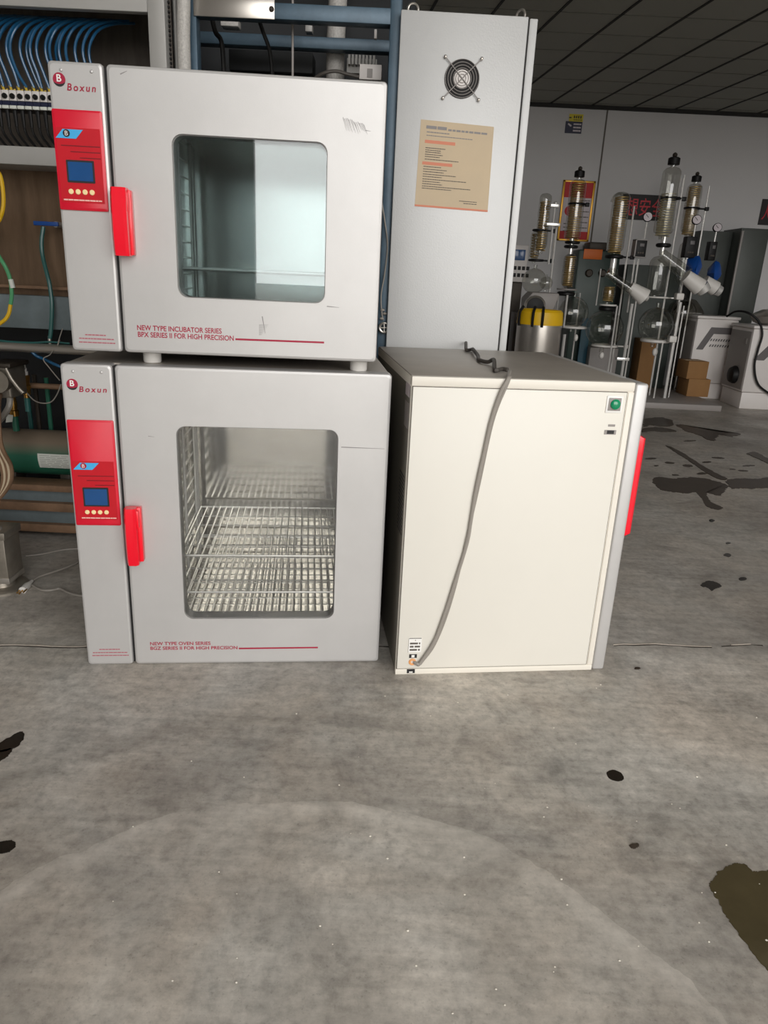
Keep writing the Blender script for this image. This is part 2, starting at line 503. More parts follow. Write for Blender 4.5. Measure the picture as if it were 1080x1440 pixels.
struct(MB().box(XL - .2, XR + .2, YD, YB + .2, CZ, CZ + .2).box(XL - .2, XR + .2, YF - .2, YD + .2, FZ, FZ + .2).box(XL, XR, YD, YD + .15, CZ + .2, FZ).build('ceiling', 'ceiling', smooth=0))
struct(MB().box(-40, 40, -60, YF - .2, -0.2, -0.02).build('ground', 'outground', smooth=0))
g = MB()
d1 = Vector((-0.143, 1, 0)); d1.normalize()
n1 = Vector((d1.y, -d1.x, 0))
o0 = Vector((1.535, 8.362, 0))
for k in range(-14, 13):
    b0 = o0 + n1 * (0.428 * k)
    t0 = (YB - b0.y) / d1.y; t1 = (YD + .05 - b0.y) / d1.y
    A, B = b0 + d1 * t0, b0 + d1 * t1
    if min(A.x, B.x) < XL + .05 or max(A.x, B.x) > XR - .05: continue
    h = n1 * 0.009
    g.hull([(q.x, q.y, z) for q in (A + h, A - h, B + h, B - h) for z in (CZ - .006, CZ + .01)])
struct(g.build('trim_1', 'tbar', smooth=0))
g = MB()
for k in range(12):
    y = YB - 0.12 - 0.425 * k
    g.box(XL + .02, XR - .02, y - .0025, y + .0025, CZ - .003, CZ + .01)
struct(g.build('trim_6', 'crossline', smooth=0))
p0 = at(855, 150, YB); p1 = at(840, 330, YB)
struct(MB().box(p0.x - .008, p0.x + .008, YB - .004, YB + .01, 0, CZ).build('trim_2', 'greyink', smooth=0))
struct(MB().box(XL, XR, YB - .03, YB + .01, CZ - .035, CZ).build('trim_3', 'tbar', smooth=0))

# floor joint across the room
rnd = random.Random(3)
def joint(xa, xb, ya, yb, w, m, z, name, jit, skip=0.0):
    mb = MB(); n = int(abs(xb - xa) / 0.035)
    row = []; wob = 0
    for i in range(n + 1):
        t = i / n
        wob = wob * .8 + rnd.uniform(-1, 1) * .006
        row.append((xa + (xb - xa) * t, ya + (yb - ya) * t + wob + rnd.uniform(-jit, jit) * .3, w * rnd.uniform(0.35, 1.3)))
    for i in range(n):
        if rnd.random() < skip: continue
        a, b = row[i], row[i + 1]
        mb.hull([(a[0], a[1] - a[2], 0), (a[0], a[1] + a[2], 0), (b[0], b[1] - b[2], 0), (b[0], b[1] + b[2], 0),
                 (a[0], a[1] - a[2] * .6, z), (a[0], a[1] + a[2] * .6, z), (b[0], b[1] - b[2] * .6, z), (b[0], b[1] + b[2] * .6, z)])
    return struct(mb.build(name, m))
ja, jb = onz(0, 908), onz(1080, 907)
sl = (jb.y - ja.y) / (jb.x - ja.x)
for nm, mm, w, z, j, sk in (('trim_4', 'crackdark', .0034, .0008, .003, 0.05), ('trim_5', 'crack', .0046, .0016, .003, 0.12)):
    dy_ = -.003 if z < .001 else .0045
    rnd = random.Random(3)
    joint(-2.6, 3.2, ja.y + sl * (-2.6 - ja.x) + dy_, ja.y + sl * (3.2 - ja.x) + dy_, w, mm, z, nm, j, sk)

# ------------------------------------------------------------------ ovens
def chamber(root, W, H, D, cu0, cu1, cw0, cw1, cv, bodymat, liner):
    b = MB()
    # outer shell: ring front, sides, top, bottom, back
    v0 = 0.045
    outer = rrect(0.004, W - 0.004, 0.0, H, 0.006, 2)
    inner = rrect(cu0, cu1, cw0, cw1, 0.006, 2)
    b.ringmesh([[front(a, c, D) for a, c in outer], [front(a, c, v0) for a, c in outer], [front(a, c, v0) for a, c in inner]], cap0=True, cap1=False)
    b.build('body', bodymat, root)
    l = MB()
    o1, i1 = rrect(cu0, cu1, cw0, cw1, 0.006, 2), rrect(cu0 + .008, cu1 - .008, cw0 + .008, cw1 - .008, 0.006, 2)
    l.ringmesh([[front(a, c, v0) for a, c in o1], [front(a, c, v0) for a, c in i1], [front(a, c, cv) for a, c in i1]], cap0=False, cap1=True)
    return plabel(l.build('inner_liner', liner, root), 'shiny stainless chamber lining')

def slab(loop, v0, v1, ch=0.005):
    mb = MB()
    return mb.ringmesh([[front(a, c, v1) for a, c in loop], [front(a, c, v0 + ch) for a, c in loop],
                        [front(a, c, v0 + ch * .3) for a, c in inset(loop, ch * .3)], [front(a, c, v0) for a, c in inset(loop, ch)]])

def logo(root, cu, cw, r, bu0, bu1, bw0, bw1):
    def disc(u, w, rr, v0, v1, a0=0, a1=360):
        return [(u + rr * math.cos(math.radians(a0 + (a1 - a0) * k / 28)), w + rr * math.sin(math.radians(a0 + (a1 - a0) * k / 28))) for k in range(28 if a1 - a0 == 360 else 29)]
    e = MB().prism(disc(cu, cw, r, 0, 0), front, 0.0, -0.0006).build('logo_emblem', 'crimson', root)
    MB().prism([(cu + r * .98 * math.cos(math.radians(a)), cw - r * .06 + r * .98 * math.sin(math.radians(a))) for a in range(205, 336, 10)] +
               [(cu + r * .98 * math.cos(math.radians(a)), cw - r * .02 + r * .55 * math.sin(math.radians(a)) - r * .1) for a in range(335, 204, -10)], front, -0.0007, -0.0010).build('emblem_swoosh', 'blackink', e)
    text('emblem_letter', 'B', 'whiteink', e, cu - r * .38, cu + r * .38, cw - r * .35, cw + r * .72, -0.0013, bold=0.02)
    text('logo_lettering', 'Boxun', 'crimson', root, bu0, bu1, bw0, bw1, -0.0008, shear=0.18, spacing=1.35, bold=.018)

def control_panel(root, u0, u1, w0, w1, disp, badge, btn, txt):
    lp = rrect(u0, u1, w0, w1, 0.003, 2)
    cp = MB().ringmesh([[front(a, c, 0.0) for a, c in lp], [front(a, c, -0.004) for a, c in lp], [front(a, c, -0.006) for a, c in inset(lp, .004)]], cap0=True).build('control_panel', 'redpanel', root)
    wl = badge[2] + 0.022
    MB().prism(rrect(u0 + .006, u1 - .006, w0 + .016, wl, .002, 2), front, -0.006, -0.0066).build('panel_overlay', 'redpanel_low', cp)
    m = MB()
    for k, (a, b) in enumerate(((.14, .012), (.32, .024), (.5, .036))):
        z = (badge[2] * 0.42 + disp[3] * .58) + .012 - b + .012
        m.prism([(u0 + (u1 - u0) * a, z), (u1 - .008, z), (u1 - .008, z + .002), (u0 + (u1 - u0) * a, z + .002)], front, -0.006, -0.0072)
    m.build('panel_stripes', 'darkred', cp)
    d = MB().prism(rrect(disp[0] - .004, disp[1] + .004, disp[2] - .004, disp[3] + .004, .002, 2), front, -.006, -.0074).build('display_bezel', 'blackink', cp)
    MB().prism(rrect(disp[0], disp[1], disp[2], disp[3], .001, 1), front, -.0074, -.0082).build('display', 'lcd', cp)
    b0, b1, bz0, bz1 = badge[0], badge[1], badge[2], badge[3]
    sk = (b1 - b0) * .27
    bd = MB().prism([(b0, bz0), (b1 - sk, bz0), (b1, bz1), (b0 + sk, bz1)], front, -.006, -.0075).build('badge', 'cyan', cp)
    cx, cz, rr = b0 + (b1 - b0) * .40, (bz0 + bz1) / 2 + .001, (bz1 - bz0) * .42
    MB().prism([(cx + rr * math.cos(2 * PI * k / 20), cz + rr * math.sin(2 * PI * k / 20)) for k in range(20)], front, -.0075, -.0080).build('badge_emblem', 'blackink' if root['category'] == 'incubator' else 'crimson', cp)
    text('badge_letter', 'B', 'whiteink', cp, cx - rr * .42, cx + rr * .42, cz - rr * .6, cz + rr * .6, -.0084)
    for k in range(4):
        u = btn[0] + (btn[1] - btn[0]) * k / 3
        MB().lathe([(.0058, 0), (.0058, .002), (.0045, .003)], (u, -.006, btn[2]), (0, -1, 0), 16).build('button', 'cream_btn', cp)
    words(MB(), txt[0], txt[1], txt[2], txt[2] + .003, v0=-.006, v1=-.0072, seed=5, gap=.35).build('panel_caption', 'pinkink', cp)
    return cp

def red_handle(root, g0, g1, b1, w0, w1):
    hp = MB().box(g0 + .004, b1, -.020, 0.0, w0 + .002, w1 - .003, .003).build('handle', 'red', root)
    rings = []                               # flat-fronted grip with softly bowed face
    for k in range(13):
        t = k / 12
        w = w1 + (w0 - w1) * t
        bow = .005 * math.sin(PI * t)
        lp = [(g0, -.016), (g0, -.038 - bow), (g0 + .005, -.0445 - bow), (g1 - .006, -.0445 - bow), (g1, -.038 - bow), (g1, -.016)]
        if k in (0, 12): lp = [(g0 + (a - g0) * .96 + .0006, c * .97) for a, c in lp]
        rings.append([Vector((a, c, w)) for a, c in lp])
    MB().ringmesh(rings).build('grip', 'red', hp, smooth=40)
    MB().box(g1 - .004, b1 - .003, -.034, -.019, w1 - (w1 - w0) * .36, w1 - .008, .004).build('latch_cap', 'red', hp)
    return hp

def oven(name, label, cat, loc, rz, W, H, D, S):
    r = thing(name, label, cat, loc, rz)
    chamber(r, W, H, D, S['c'][0], S['c'][1], S['c'][2], S['c'][3], S['c'][4], S['body'], S['liner'])
    g0, g1 = S['gap']
    ch = slab(rrect(0, g0, 0, H, .008, 3), 0, .045, .006).build('control_housing', 'silver', r, smooth=8)
    MB().box(g0 - .002, g1 + .002, .012, .046, .004, H - .004).build('door_seal', 'gap', r)
    # door with rounded window
    o = rrect(g1, W, 0, H, .009, 5); i = rrect(*S['win'], .024, 5)
    d = MB()
    d.ringmesh([[front(a, c, .045) for a, c in i], [front(a, c, .045) for a, c in o], [front(a, c, .007) for a, c in o], [front(a, c, .002) for a, c in inset(o, .002)],
                [front(a, c, 0) for a, c in inset(o, .007)], [front(a, c, 0) for a, c in i]], closed=True)
    door = d.build('door', 'silver', r, smooth=8)
    gl = MB().prism(rrect(S['win'][0] - .004, S['win'][1] + .004, S['win'][2] - .004, S['win'][3] + .004, .024, 5), front, .008, .012).build('window_glass', S['glass'], door)
    gl2 = MB().prism(rrect(S['win'][0] - .004, S['win'][1] + .004, S['win'][2] - .004, S['win'][3] + .004, .024, 5), front, .037, .041).build('window_glass', S['glass'], door)
    io = MB().ringmesh([[front(a, c, .006) for a, c in i], [front(a, c, .044) for a, c in i], [front(a, c, .044) for a, c in inset(i, .002)], [front(a, c, .006) for a, c in inset(i, .002)]], closed=True).build('window_gasket', S['gasket'], door)
    red_handle(door, *S['handle'])
    logo(ch, *S['logo'])
    cp = control_panel_holder = None
    ch['category'] = cat
    cp = control_panel(ch, *S['panel'])
    del ch['category']
    m = MB()
    for k, (a, b, z) in enumerate(S['small']): words(m, a, b, z, z + .0028, seed=k + 3, gap=.35)
    m.build('maker_caption', 'caption', ch)
    (a0, a1, az, ah, s1), (b0, b1, bz, bh, s2) = S['text']
    text('series_lettering', s1, 'crimson', door, a0, a1, az, az + ah, bold=.018)
    text('series_lettering', s2, 'crimson', door, b0, b1, bz, bz + bh, bold=.018)
    MB().prism([(S['line'][0], S['line'][2]), (S['line'][1], S['line'][2] + .001), (S['line'][1], S['line'][2] + .0055), (S['line'][0], S['line'][2] + .0045)], front, 0, -.0006).build('underline_stripe', 'crimson', door)
    for k in (0.25, 0.8):
        MB().lathe([(.004, 0), (.003, .002), (.001, .003)], (g0 * k, 0, H - .018), (0, -1, 0), 12).build('screw', 'silver', ch)
    # shelf rails on the chamber walls
    for uu, sg in ((S['c'][0] + .024, 1), (S['c'][1] - .024, -1)):
        for vv in (.085, .125, .27, S['c'][4] - .10, S['c'][4] - .06):
            MB().cyl((uu, vv, S['c'][2] + .012), (uu, vv, S['c'][3] - .012), .0048, seg=10).build('shelf_rail', 'chrome', r)
        m = MB()
        n_ = int((S['c'][3] - S['c'][2]) / .042)
        for k in range(1, n_):
            z = S['c'][2] + .02 + .042 * k
            m.cyl((uu - sg * .006, .085, z), (uu - sg * .006, S['c'][4] - .06, z), .0022, seg=6)
        m.build('rail_rungs', 'chrome', r)
    return r

def rack(label, group, root, W0, W1, V0, V1, w, n, cross, name='wire_shelf'):
    t = thing(name, label, 'oven shelf', root.matrix_basis @ Vector((0, 0, w)), root.rotation_euler.z, group)
    rim = MB().tube([(W0, V0, 0), (W1, V0, 0), (W1, V1, 0), (W0, V1, 0)], .0035, 8, closed=True).build('rim', 'chrome', t)
    m = MB()
    for k in range(1, n):
        u = W0 + (W1 - W0) * k / n
        m.cyl((u, V0, .002), (u, V1, .002), .0021, seg=6)
    for k in range(1, cross):
        v = V0 + (V1 - V0) * k / cross
        m.cyl((W0, v, -.003), (W1, v, -.003), .0026, seg=6)
    m.build('wire_grid', 'chrome', t)
    return t

LOW = oven('drying_oven', 'silver drying oven standing on the floor under the incubator, wire shelves behind its window', 'oven',
           (-.80441, 1.74742, 0), .11381, .81421, .83, .62, dict(
    c=(.215, .745, .100, .740, .57), body='topsteel', liner='liner', gap=(.122, .128), win=(.269, .681, .141, .683), glass='glasspane_clear', gasket='gasketgrey',
    handle=(.136, .166, .174, .317, .473), logo=(.026, .7805, .0135, .041, .107, .762, .776),
    panel=(.006, .118, .4155, .693, (.034, .090, .472, .515), (.012, .076, .566, .584), (.037, .085, .4525), (.022, .110, .435)),
    small=((.034, .090, .047), (.016, .110, .037), (.014, .112, .028)),
    text=((.172, .337, .0600, .0105, 'NEW TYPE OVEN SERIES'), (.172, .411, .0455, .0105, 'BGZ SERIES II FOR HIGH PRECISION')), line=(.415, .638, .0455)))
UPP = oven('incubator', 'silver incubator stacked on top of the drying oven, dark window with one shelf', 'incubator',
           (-.78249, 1.77699, .85985), .05912, .74589, .6212, .56, dict(
    c=(.19, .690, .085, .540, .52), body='topsteel', liner='liner_dull', gap=(.119, .1255), win=(.262, .615, .136, .491), glass='glasspane', gasket='gasketgrey',
    handle=(.129, .164, .169, .224, .370), logo=(.024, .5845, .0135, .0395, .102, .5635, .578),
    panel=(.003, .112, .319, .526, (.030, .084, .381, .420), (.008, .069, .4675, .486), (.032, .079, .358), (.014, .100, .339)),
    small=((.034, .085, .037), (.019, .103, .028), (.018, .105, .019)),
    text=((.160, .364, .0545, .0125, 'NEW TYPE INCUBATOR SERIES'), (.161, .393, .0385, .0125, 'BPX SERIES II FOR HIGH PRECISION')), line=(.397, .615, .0405)))
for o_, b_, lab in ((LOW, None, None),):
    pass
for u in (.174, .703):
    for v in (.07, .46):
        f = MB().lathe([(.021, -.0295), (.0225, -.026), (.0225, 0)], (u, v, 0), seg=20).build('foot', 'ptfe', UPP)
        if v < .1: plabel(f, 'white plastic foot')
# marks on the doors
def marks(root, lst, name='scuff_mark', m='scuff', th=.0012):
    mb = MB()
    for a, b in lst:
        a, b = Vector((a[0], 0, a[1])), Vector((b[0], 0, b[1]))
        n = (b - a).cross(Vector((0, 1, 0))).normalized() * th
        mb.ringmesh([[a + n, a - n, b - n * .3, b + n * .3], [q + Vector((0, -.0004, 0)) for q in (a + n, a - n, b - n * .3, b + n * .3)]])
    return mb.build(name, m, root)
udoor = [c for c in UPP.children if c.name.startswith('door') and 'seal' not in c.name][0]
ldoor = [c for c in LOW.children if c.name.startswith('door') and 'seal' not in c.name][0]
rs = random.Random(11)
marks(udoor, [((.648 + .0034 * k, .546 - .0009 * k - rs.uniform(0, .004)), (.657 + .0034 * k, .517 - .0002 * k - rs.uniform(-.005, .004))) for k in range(15)] + [((.700, .520), (.712, .519))], th=.0006)
marks(udoor, [((.620, .1305), (.650, .1290)), ((.463, .100), (.470, .060)), ((.157, .602), (.172, .609))], th=.0012)
marks(udoor, [((.455, .0555 + .003 * k), (.462 + .002 * k, .0565 + .003 * k)) for k in range(9)], th=.0006)
marks(ldoor, [((.689, .6375), (.803, .6355))], th=.0013)
marks(ldoor, [((.20, .655), (.215, .6535))], th=.0008)
for o_, args in (
    (0, ('chrome wire shelf highest inside the drying oven', 'shelves in the drying oven', LOW, .247, .713, .08, .52, .298, 22, 5)),
    (0, ('chrome wire shelf in the middle of the drying oven, between two others', 'shelves in the drying oven', LOW, .247, .713, .07, .52, .190, 22, 5)),
    (0, ('chrome wire shelf lowest inside the drying oven, near the chamber floor', 'shelves in the drying oven', LOW, .247, .713, .07, .52, .122, 22, 4)),
    (0, ('single chrome wire shelf inside the incubator, seen edge on', None, UPP, .224, .656, .07, .46, .2035, 24, 4))):
    rack(*args)

# ---- cream oven turned side-on
CR = thing('drying_oven', 'cream-sided oven standing turned sideways on the floor, grey cord over its side and red handle', 'oven', (.05317, 1.77311, 0), .1364)
CW, CD, CHh = .5815, .73772, .83687
cb = MB().box(0, CW, .0025, CD, 0.006, CHh - .002, .004).build('body', 'cream_edge', CR)
# top sheet (bare dusty steel) with a cream front lip
MB().box(.002, CW + .003, .020, CD - .002, CHh - .004, CHh, .001).build('top_panel', 'topsteel', CR)
MB().box(0, CW, 0, .021, CHh - .024, CHh, .003).build('top_edge_strip', 'cream_edge', CR)
MB().box(0, CW, 0, .02, 0, .017, .002).build('bottom_edge_strip', 'cream_edge', CR)
MB().box(.5655, CW, 0, .02, .018, CHh - .025, .002).build('corner_strip', 'cream_edge', CR)
MB().box(.002, .5640, .0015, .01, .0175, .8125, .001).build('side_seam', 'seam', CR)
MB().box(.004, .5625, 0, .01, .0190, .8110, .002).build('side_panel', 'cream', CR)
dgc = MB().box(CW + .0015, .619, .0, .118, 0.0, CHh - .002, .007, 3).build('control_housing', 'silver', CR)
dgd = MB().box(CW + .0015, .619, .125, CD, 0.0, CHh - .002, .007, 3).build('door', 'silver', CR)
MB().box(CW - .01, .605, .116, .127, .01, CHh - .01).build('door_seal', 'gap', CR)
MB().box(-.0005, .004, .012, CD - .004, .01, CHh - .026, .0015).build('back_panel', 'backgrey', CR)
hd = MB().box(.6185, .640, .112, .150, .383, .674, .006).build('handle', 'red', dgd)
rings = []
for k in range(13):
    t = k / 12; w = .676 - .296 * t
    lp = [(.632, .102), (.682, .102), (.689, .108), (.689, .130), (.682, .136), (.632, .136)]
    if k in (0, 12): lp = [(.63 + (a - .63) * .80, .119 + (c - .119) * .85) for a, c in lp]
    if k in (1, 11): w += .018 if k == 1 else -.018
    rings.append([Vector((a, c, w)) for a, c in lp])
MB().ringmesh(rings).build('grip', 'red', hd, smooth=40)
# switch, rating marks
sp = MB().box(.509, .553, -.003, .001, .758, .802, .0015).build('switch_plate', 'whiteplastic', CR)
MB().box(.514, .548, -.0045, -.001, .764, .797, .001).build('switch_bezel', 'labgrey', sp)
MB().lathe([(.0130, 0), (.0130, .004), (.009, .0075), (.002, .009)], (.532, -.004, .781), (0, -1, 0), 24).build('indicator_button', 'green_lens', sp)
o_ = MB().box(.515, .547, -.0012, .001, .701, .713).build('socket_label', 'labgrey', CR)
MB().box(.522, .541, -.0022, -.001, .703, .712).build('socket_slot', 'blackink', o_)
MB().box(.523, .542, -.0008, .001, .722, .728).build('rating_label', 'labgrey', CR)
st = MB().box(.033, .070, -.0008, .001, .071, .116).build('warning_sticker', 'whiteplastic', CR)
m = MB(); m.box(.034, .069, -.0014, 0, .1135, .1155)
m.box(.033, .0335, -.0014, 0, .071, .114)
for k in range(3): words(m, .037, .066, .076 + k * .010, .0815 + k * .010, v0=-.0008, v1=-.0013, seed=k, gap=.5)
m.prism([(.0505, .107), (.0535, .107), (.052, .111)], front, -.0008, -.0013)
m.build('sticker_print', 'greyink', st)
st = MB().box(.037, .059, -.0008, .001, .053, .0645).build('black_sticker', 'blackink', CR)
MB().box(.0435, .052, -.0014, 0, .0550, .0625).build('sticker_print', 'whiteplastic', st)
st = MB().box(.033, .056, -.0010, .001, .0045, .0165).build('black_sticker', 'blackink', CR)
MB().box(.0395, .0495, -.0016, 0, .0060, .0100).build('sticker_print', 'whiteplastic', st)
MB().torus((.047, 0, .040), .0075, .0032, (0, 1, 0), 20, 8).build('cord_grommet', 'orange', CR)
# vent slots and plates on the back (left) side
m = MB()
for j in range(16):
    w = .41 + j * .0105
    for i in range(7):
        m.box(-.0012, .001, .026 + i * .011 + (.004 if j % 2 else 0), .034 + i * .011 + (.004 if j % 2 else 0), w, w + .005)
plabel(m.build('vent_grille', 'blackink', CR), 'dark slotted vent')
MB().box(-.001, .001, .02, .085, .700, .765).build('back_plate', 'labgrey', CR)
MB().box(-.001, .001, .02, .085, .780, .812).build('back_label', 'posterwhite', CR)
# power cord down the side, its twisted end on top
pc = [(.052, -.002, .040), (.060, -.008, .0385), (.068, -.008, .041), (.104, -.007, .108), (.127, -.006, .19), (.143, -.006, .26), (.172, -.006, .395), (.178, -.006, .46), (.184, -.006, .545), (.197, -.006, .65), (.208, -.006, .733), (.224, -.007, .800), (.240, -.006, .836), (.249, .020, CHh + .006), (.262, .055, CHh + .012)]
crd = MB().tube(spline(pc, 10), .0050, 10).build('power_cord', 'cord', CR)
MB().tube(spline([(.069, -.0075, .037), (.110, -.0065, .108), (.148, -.0055, .255), (.189, -.0055, .54), (.213, -.0055, .73), (.243, -.0055, .83), (.254, .02, CHh + .005)], 12), .0035, 8).build('cord_strand', 'cord', crd)
inv = (Matrix.Translation((.05317, 1.77311, 0)) @ Matrix.Rotation(.1364, 4, 'Z')).inverted()
tw = []
for k, (px, py) in enumerate([(714, 520), (706, 519), (696, 520), (694, 511), (686, 509), (674, 506), (672, 500), (665, 496), (664, 491), (656, 492), (655, 486)]):
    q = inv @ onz(px, py, CHh + .008)
    q.z = CHh + .008 + (.010 if k in (3, 7, 10) else .0)
    tw.append(q)
plabel(MB().tube(spline(tw, 6), .0058, 8).build('twisted_cord_end', 'cord_dark', crd), 'dark twisted end of the cord')

# ------------------------------------------------------------------ tall grey cabinet
TY = 2.62
a, b = at(566, 14, TY), at(745, 25, TY)
TC = thing('electrical_cabinet', 'tall pale grey cabinet behind the cream oven, round fan and tan paper on its front', 'cabinet', (a.x - .004, TY - .008, 0), .03)
TW, THh, TD = .402, a.z, .36
MB().box(.002, TW + .022, .022, TD, 0.02, THh - .012, .003).build('body', 'greysheet', TC)
MB().box(0, TW, 0, .02, .03, THh, .004).build('front_panel', 'cabgrey', TC)
MB().box(TW + .0045, TW + .030, .002, .03, .03, THh - .004, .003).build('side_frame', 'cabgrey', TC)
MB().box(TW - .003, TW + .008, .010, .024, .03, THh - .006).build('panel_seal', 'gap', TC)
for px, py0, py1, sk in ((582, 12, -2, 0), (733, 22, 6, .8)):
    q0 = at(px, py0, TY + .1); 
    u = q0.x - (a.x - .004)
    n_ = (math.sin(sk), math.cos(sk), 0)
    e = MB().torus((u, .09, THh + .028), .0165, .0042, n_, 24, 8).build('lifting_eye', 'stainless', TC)
    MB().cyl((u, .09, THh - .014), (u, .09, THh + .012), .008, seg=12).build('eye_stem', 'stainless', e)
# fan
fc = at(650, 110, TY - .01)
fu, fwz = fc.x - TC.location.x, fc.z
FR = .0565
fan = MB().lathe([(FR, .0), (FR, .0012), (FR * .97, .0016)], (fu, .0, fwz), (0, -1, 0), 40).build('fan_opening', 'gap', TC)
MB().lathe([(.026, .001), (.026, .003), (.022, .004)], (fu, 0, fwz), (0, -1, 0), 30).build('fan_hub', 'labwhite', fan)
m = MB()
for r_ in (.012, .0205, .029, .0375, .046, .0545): m.torus((fu, -.006, fwz), r_, .0009, (0, 1, 0), 40, 6)
for s in (1, -1):
    m.cyl((fu - .057, -.0075, fwz - s * .057), (fu + .057, -.0075, fwz + s * .057), .0015, seg=6)
m.build('fan_guard', 'labgrey', fan)
for sx in (1, -1):
    for sz in (1, -1): MB().lathe([(.005, 0), (.005, .004), (.002, .006)], (fu + sx * .058, -.004, fwz + sz * .058), (0, -1, 0), 12).build('fan_screw', 'stainless', fan)
# paper notice
P = [at(*q, TY - .004) for q in ((583, 290), (686, 298), (695, 178), (592, 168))]
P = [(q.x - TC.location.x, q.z) for q in P]
pn = MB().prism(P, front, .001, -.001).build('paper_notice', 'paper', TC)
plabel(pn, 'tan paper notice with faded red headings')
def pq(s, t, v):
    A, B, C_, D_ = [Vector(q) for q in P]
    q = (A * (1 - s) + B * s) * (1 - t) + (D_ * (1 - s) + C_ * s) * t
    return Vector((q.x, v, q.y))
m = MB()
for k, (s0, s1, t) in enumerate([(.09, .36, .685), (.09, .30, .660), (.09, .30, .637), (.09, .33, .610), (.09, .29, .585), (.09, .55, .555),
        (.08, .32, .470), (.08, .40, .440), (.08, .36, .412), (.08, .53, .382), (.08, .34, .355), (.08, .68, .325), (.08, .32, .297), (.08, .35, .270), (.08, .74, .242), (.08, .48, .217), ]):
    words(m, s0, s1, t, t + .009, pq, -.001, -.0016, k, .5)
m.build('notice_print', 'greyink', pn)
m = MB()
words(m, .60, .84, .10, .109, pq, -.001, -.0016, 4, .5); words(m, .66, .84, .075, .084, pq, -.001, -.0016, 5, .5)
m.build('notice_footer', 'greyink', pn)
m = MB()
words(m, .08, .36, .905, .940, pq, -.001, -.0016, 2, .3); words(m, .38, .92, .900, .922, pq, -.001, -.0016, 4, .5); words(m, .09, .40, .862, .874, pq, -.001, -.0016, 6, .4); words(m, .09, .72, .825, .835, pq, -.001, -.0016, 7, .4)
m.build('notice_heading', 'scuff', pn)
m = MB()
m.prism([(.075, .742), (.49, .742), (.49, .778), (.075, .778)], pq, -.001, -.0014)
m.prism([(.06, .495), (.47, .495), (.47, .53), (.06, .53)], pq, -.001, -.0014)
m.prism([(0, 0), (1, 0), (1, .022), (0, .022)], pq, -.001, -.0014)
m.build('notice_bars', 'paper_red', pn)

# ------------------------------------------------------------------ blue steel frame behind the incubator
def bx(mb, pa, pb, Y, dep, bev=.002, xa=None, xb=None):     # upright box whose front face spans two seen corners at distance Y
    A, B = at(pa[0], pa[1], Y), at(pb[0], pb[1], Y)
    x0, x1 = sorted((A.x if xa is None else xa, B.x if xb is None else xb)); z0, z1 = sorted((A.z, B.z))
    return mb.box(x0, x1, Y, Y + dep, z0, z1, bev)
FY = 2.645
FRM = thing('equipment_rack', 'blue painted steel rack of the machine behind the incubator, beside the tall grey cabinet', 'rack', (-.37, FY, 0))
def fb(name, m, mb, parent=None):
    o = mb.build(name, m, parent or FRM)
    o.matrix_parent_inverse = Matrix.Translation(-Vector((parent or FRM).location)) if parent is None else Matrix()
    return o
zt0, zt1 = at(420, 28, FY).z, at(450, 6, FY).z
xr0, xr1 = at(546, 100, FY).x, at(546, 100, FY).x + .034
xl0, xl1 = at(266, 60, FY).x, at(277, 60, FY).x
fb('post', 'bluesteel', MB().box(xr0, xr1, FY, FY + .05, 0.0, zt1 + .25, .003))
fb('post', 'bluesteel', MB().box(xl0, xl1, FY, FY + .05, 0.0, zt1 + .02, .003))
fb('top_beam', 'bluesteel', MB().box(xl0 - .02, xr0 + .002, FY + .002, FY + .05, zt0, zt1, .003))
z0, z1 = at(420, 67, 2.95).z, at(420, 50, 2.95).z
fb('cross_beam', 'bluesteel', MB().box(xl0 - .2, xr1 + .05, 2.95, 3.0, z0, z1, .003))
fb('post', 'bluesteel', MB().box(xr0 - .01, xr1, 3.0, 3.05, 0, zt1 + .2, .003))
pl_ = MB(); bx(pl_, (272, 22), (386, -3), FY - .006, .006)
plt = plabel(fb('mounting_plate', 'stainless', pl_), 'bare shiny metal plate')
q = at(382, 13, FY - .006)
fb('plate_bolt', 'darkmetal', MB().lathe([(.008, 0), (.008, .004), (.004, .007)], (q.x, FY - .006, q.z), (0, -1, 0), 14))
# dark back panel and lower blue beam of the machine
fb('back_sheet', 'blackback', MB().box(xl0 - 1.6, xr1 + .05, 3.30, 3.32, .02, 2.6))
fb('top_sheet', 'blackback', MB().box(xl0 + .03, xr1 + .4, 2.72, 3.30, 2.25, 2.27))
bl = MB(); bx(bl, (0, 460), (95, 418), 2.66, .05, .003, xa=-2.0, xb=xl0 + .02)
plabel(fb('low_beam', 'bluegrey', bl), 'wide blue-grey beam')
for (ya, yb, m, d, nm) in ((710, 690, 'bluegrey', .03, 'base_channel'), (738, 718, 'bluegrey', .03, 'base_channel')):
    mb = MB(); bx(mb, (40, ya), (90, yb), 2.70, d, .001, xa=-2.1, xb=-.40); fb(nm, m, mb)
for (ya, yb) in ((690, 684), (718, 709), (747, 739)):
    mb = MB(); bx(mb, (40, ya), (90, yb), 2.672, .10, .001, xa=-2.1, xb=-.40)
    plabel(fb('channel_flange', 'rust', mb), 'rusty brown flange')
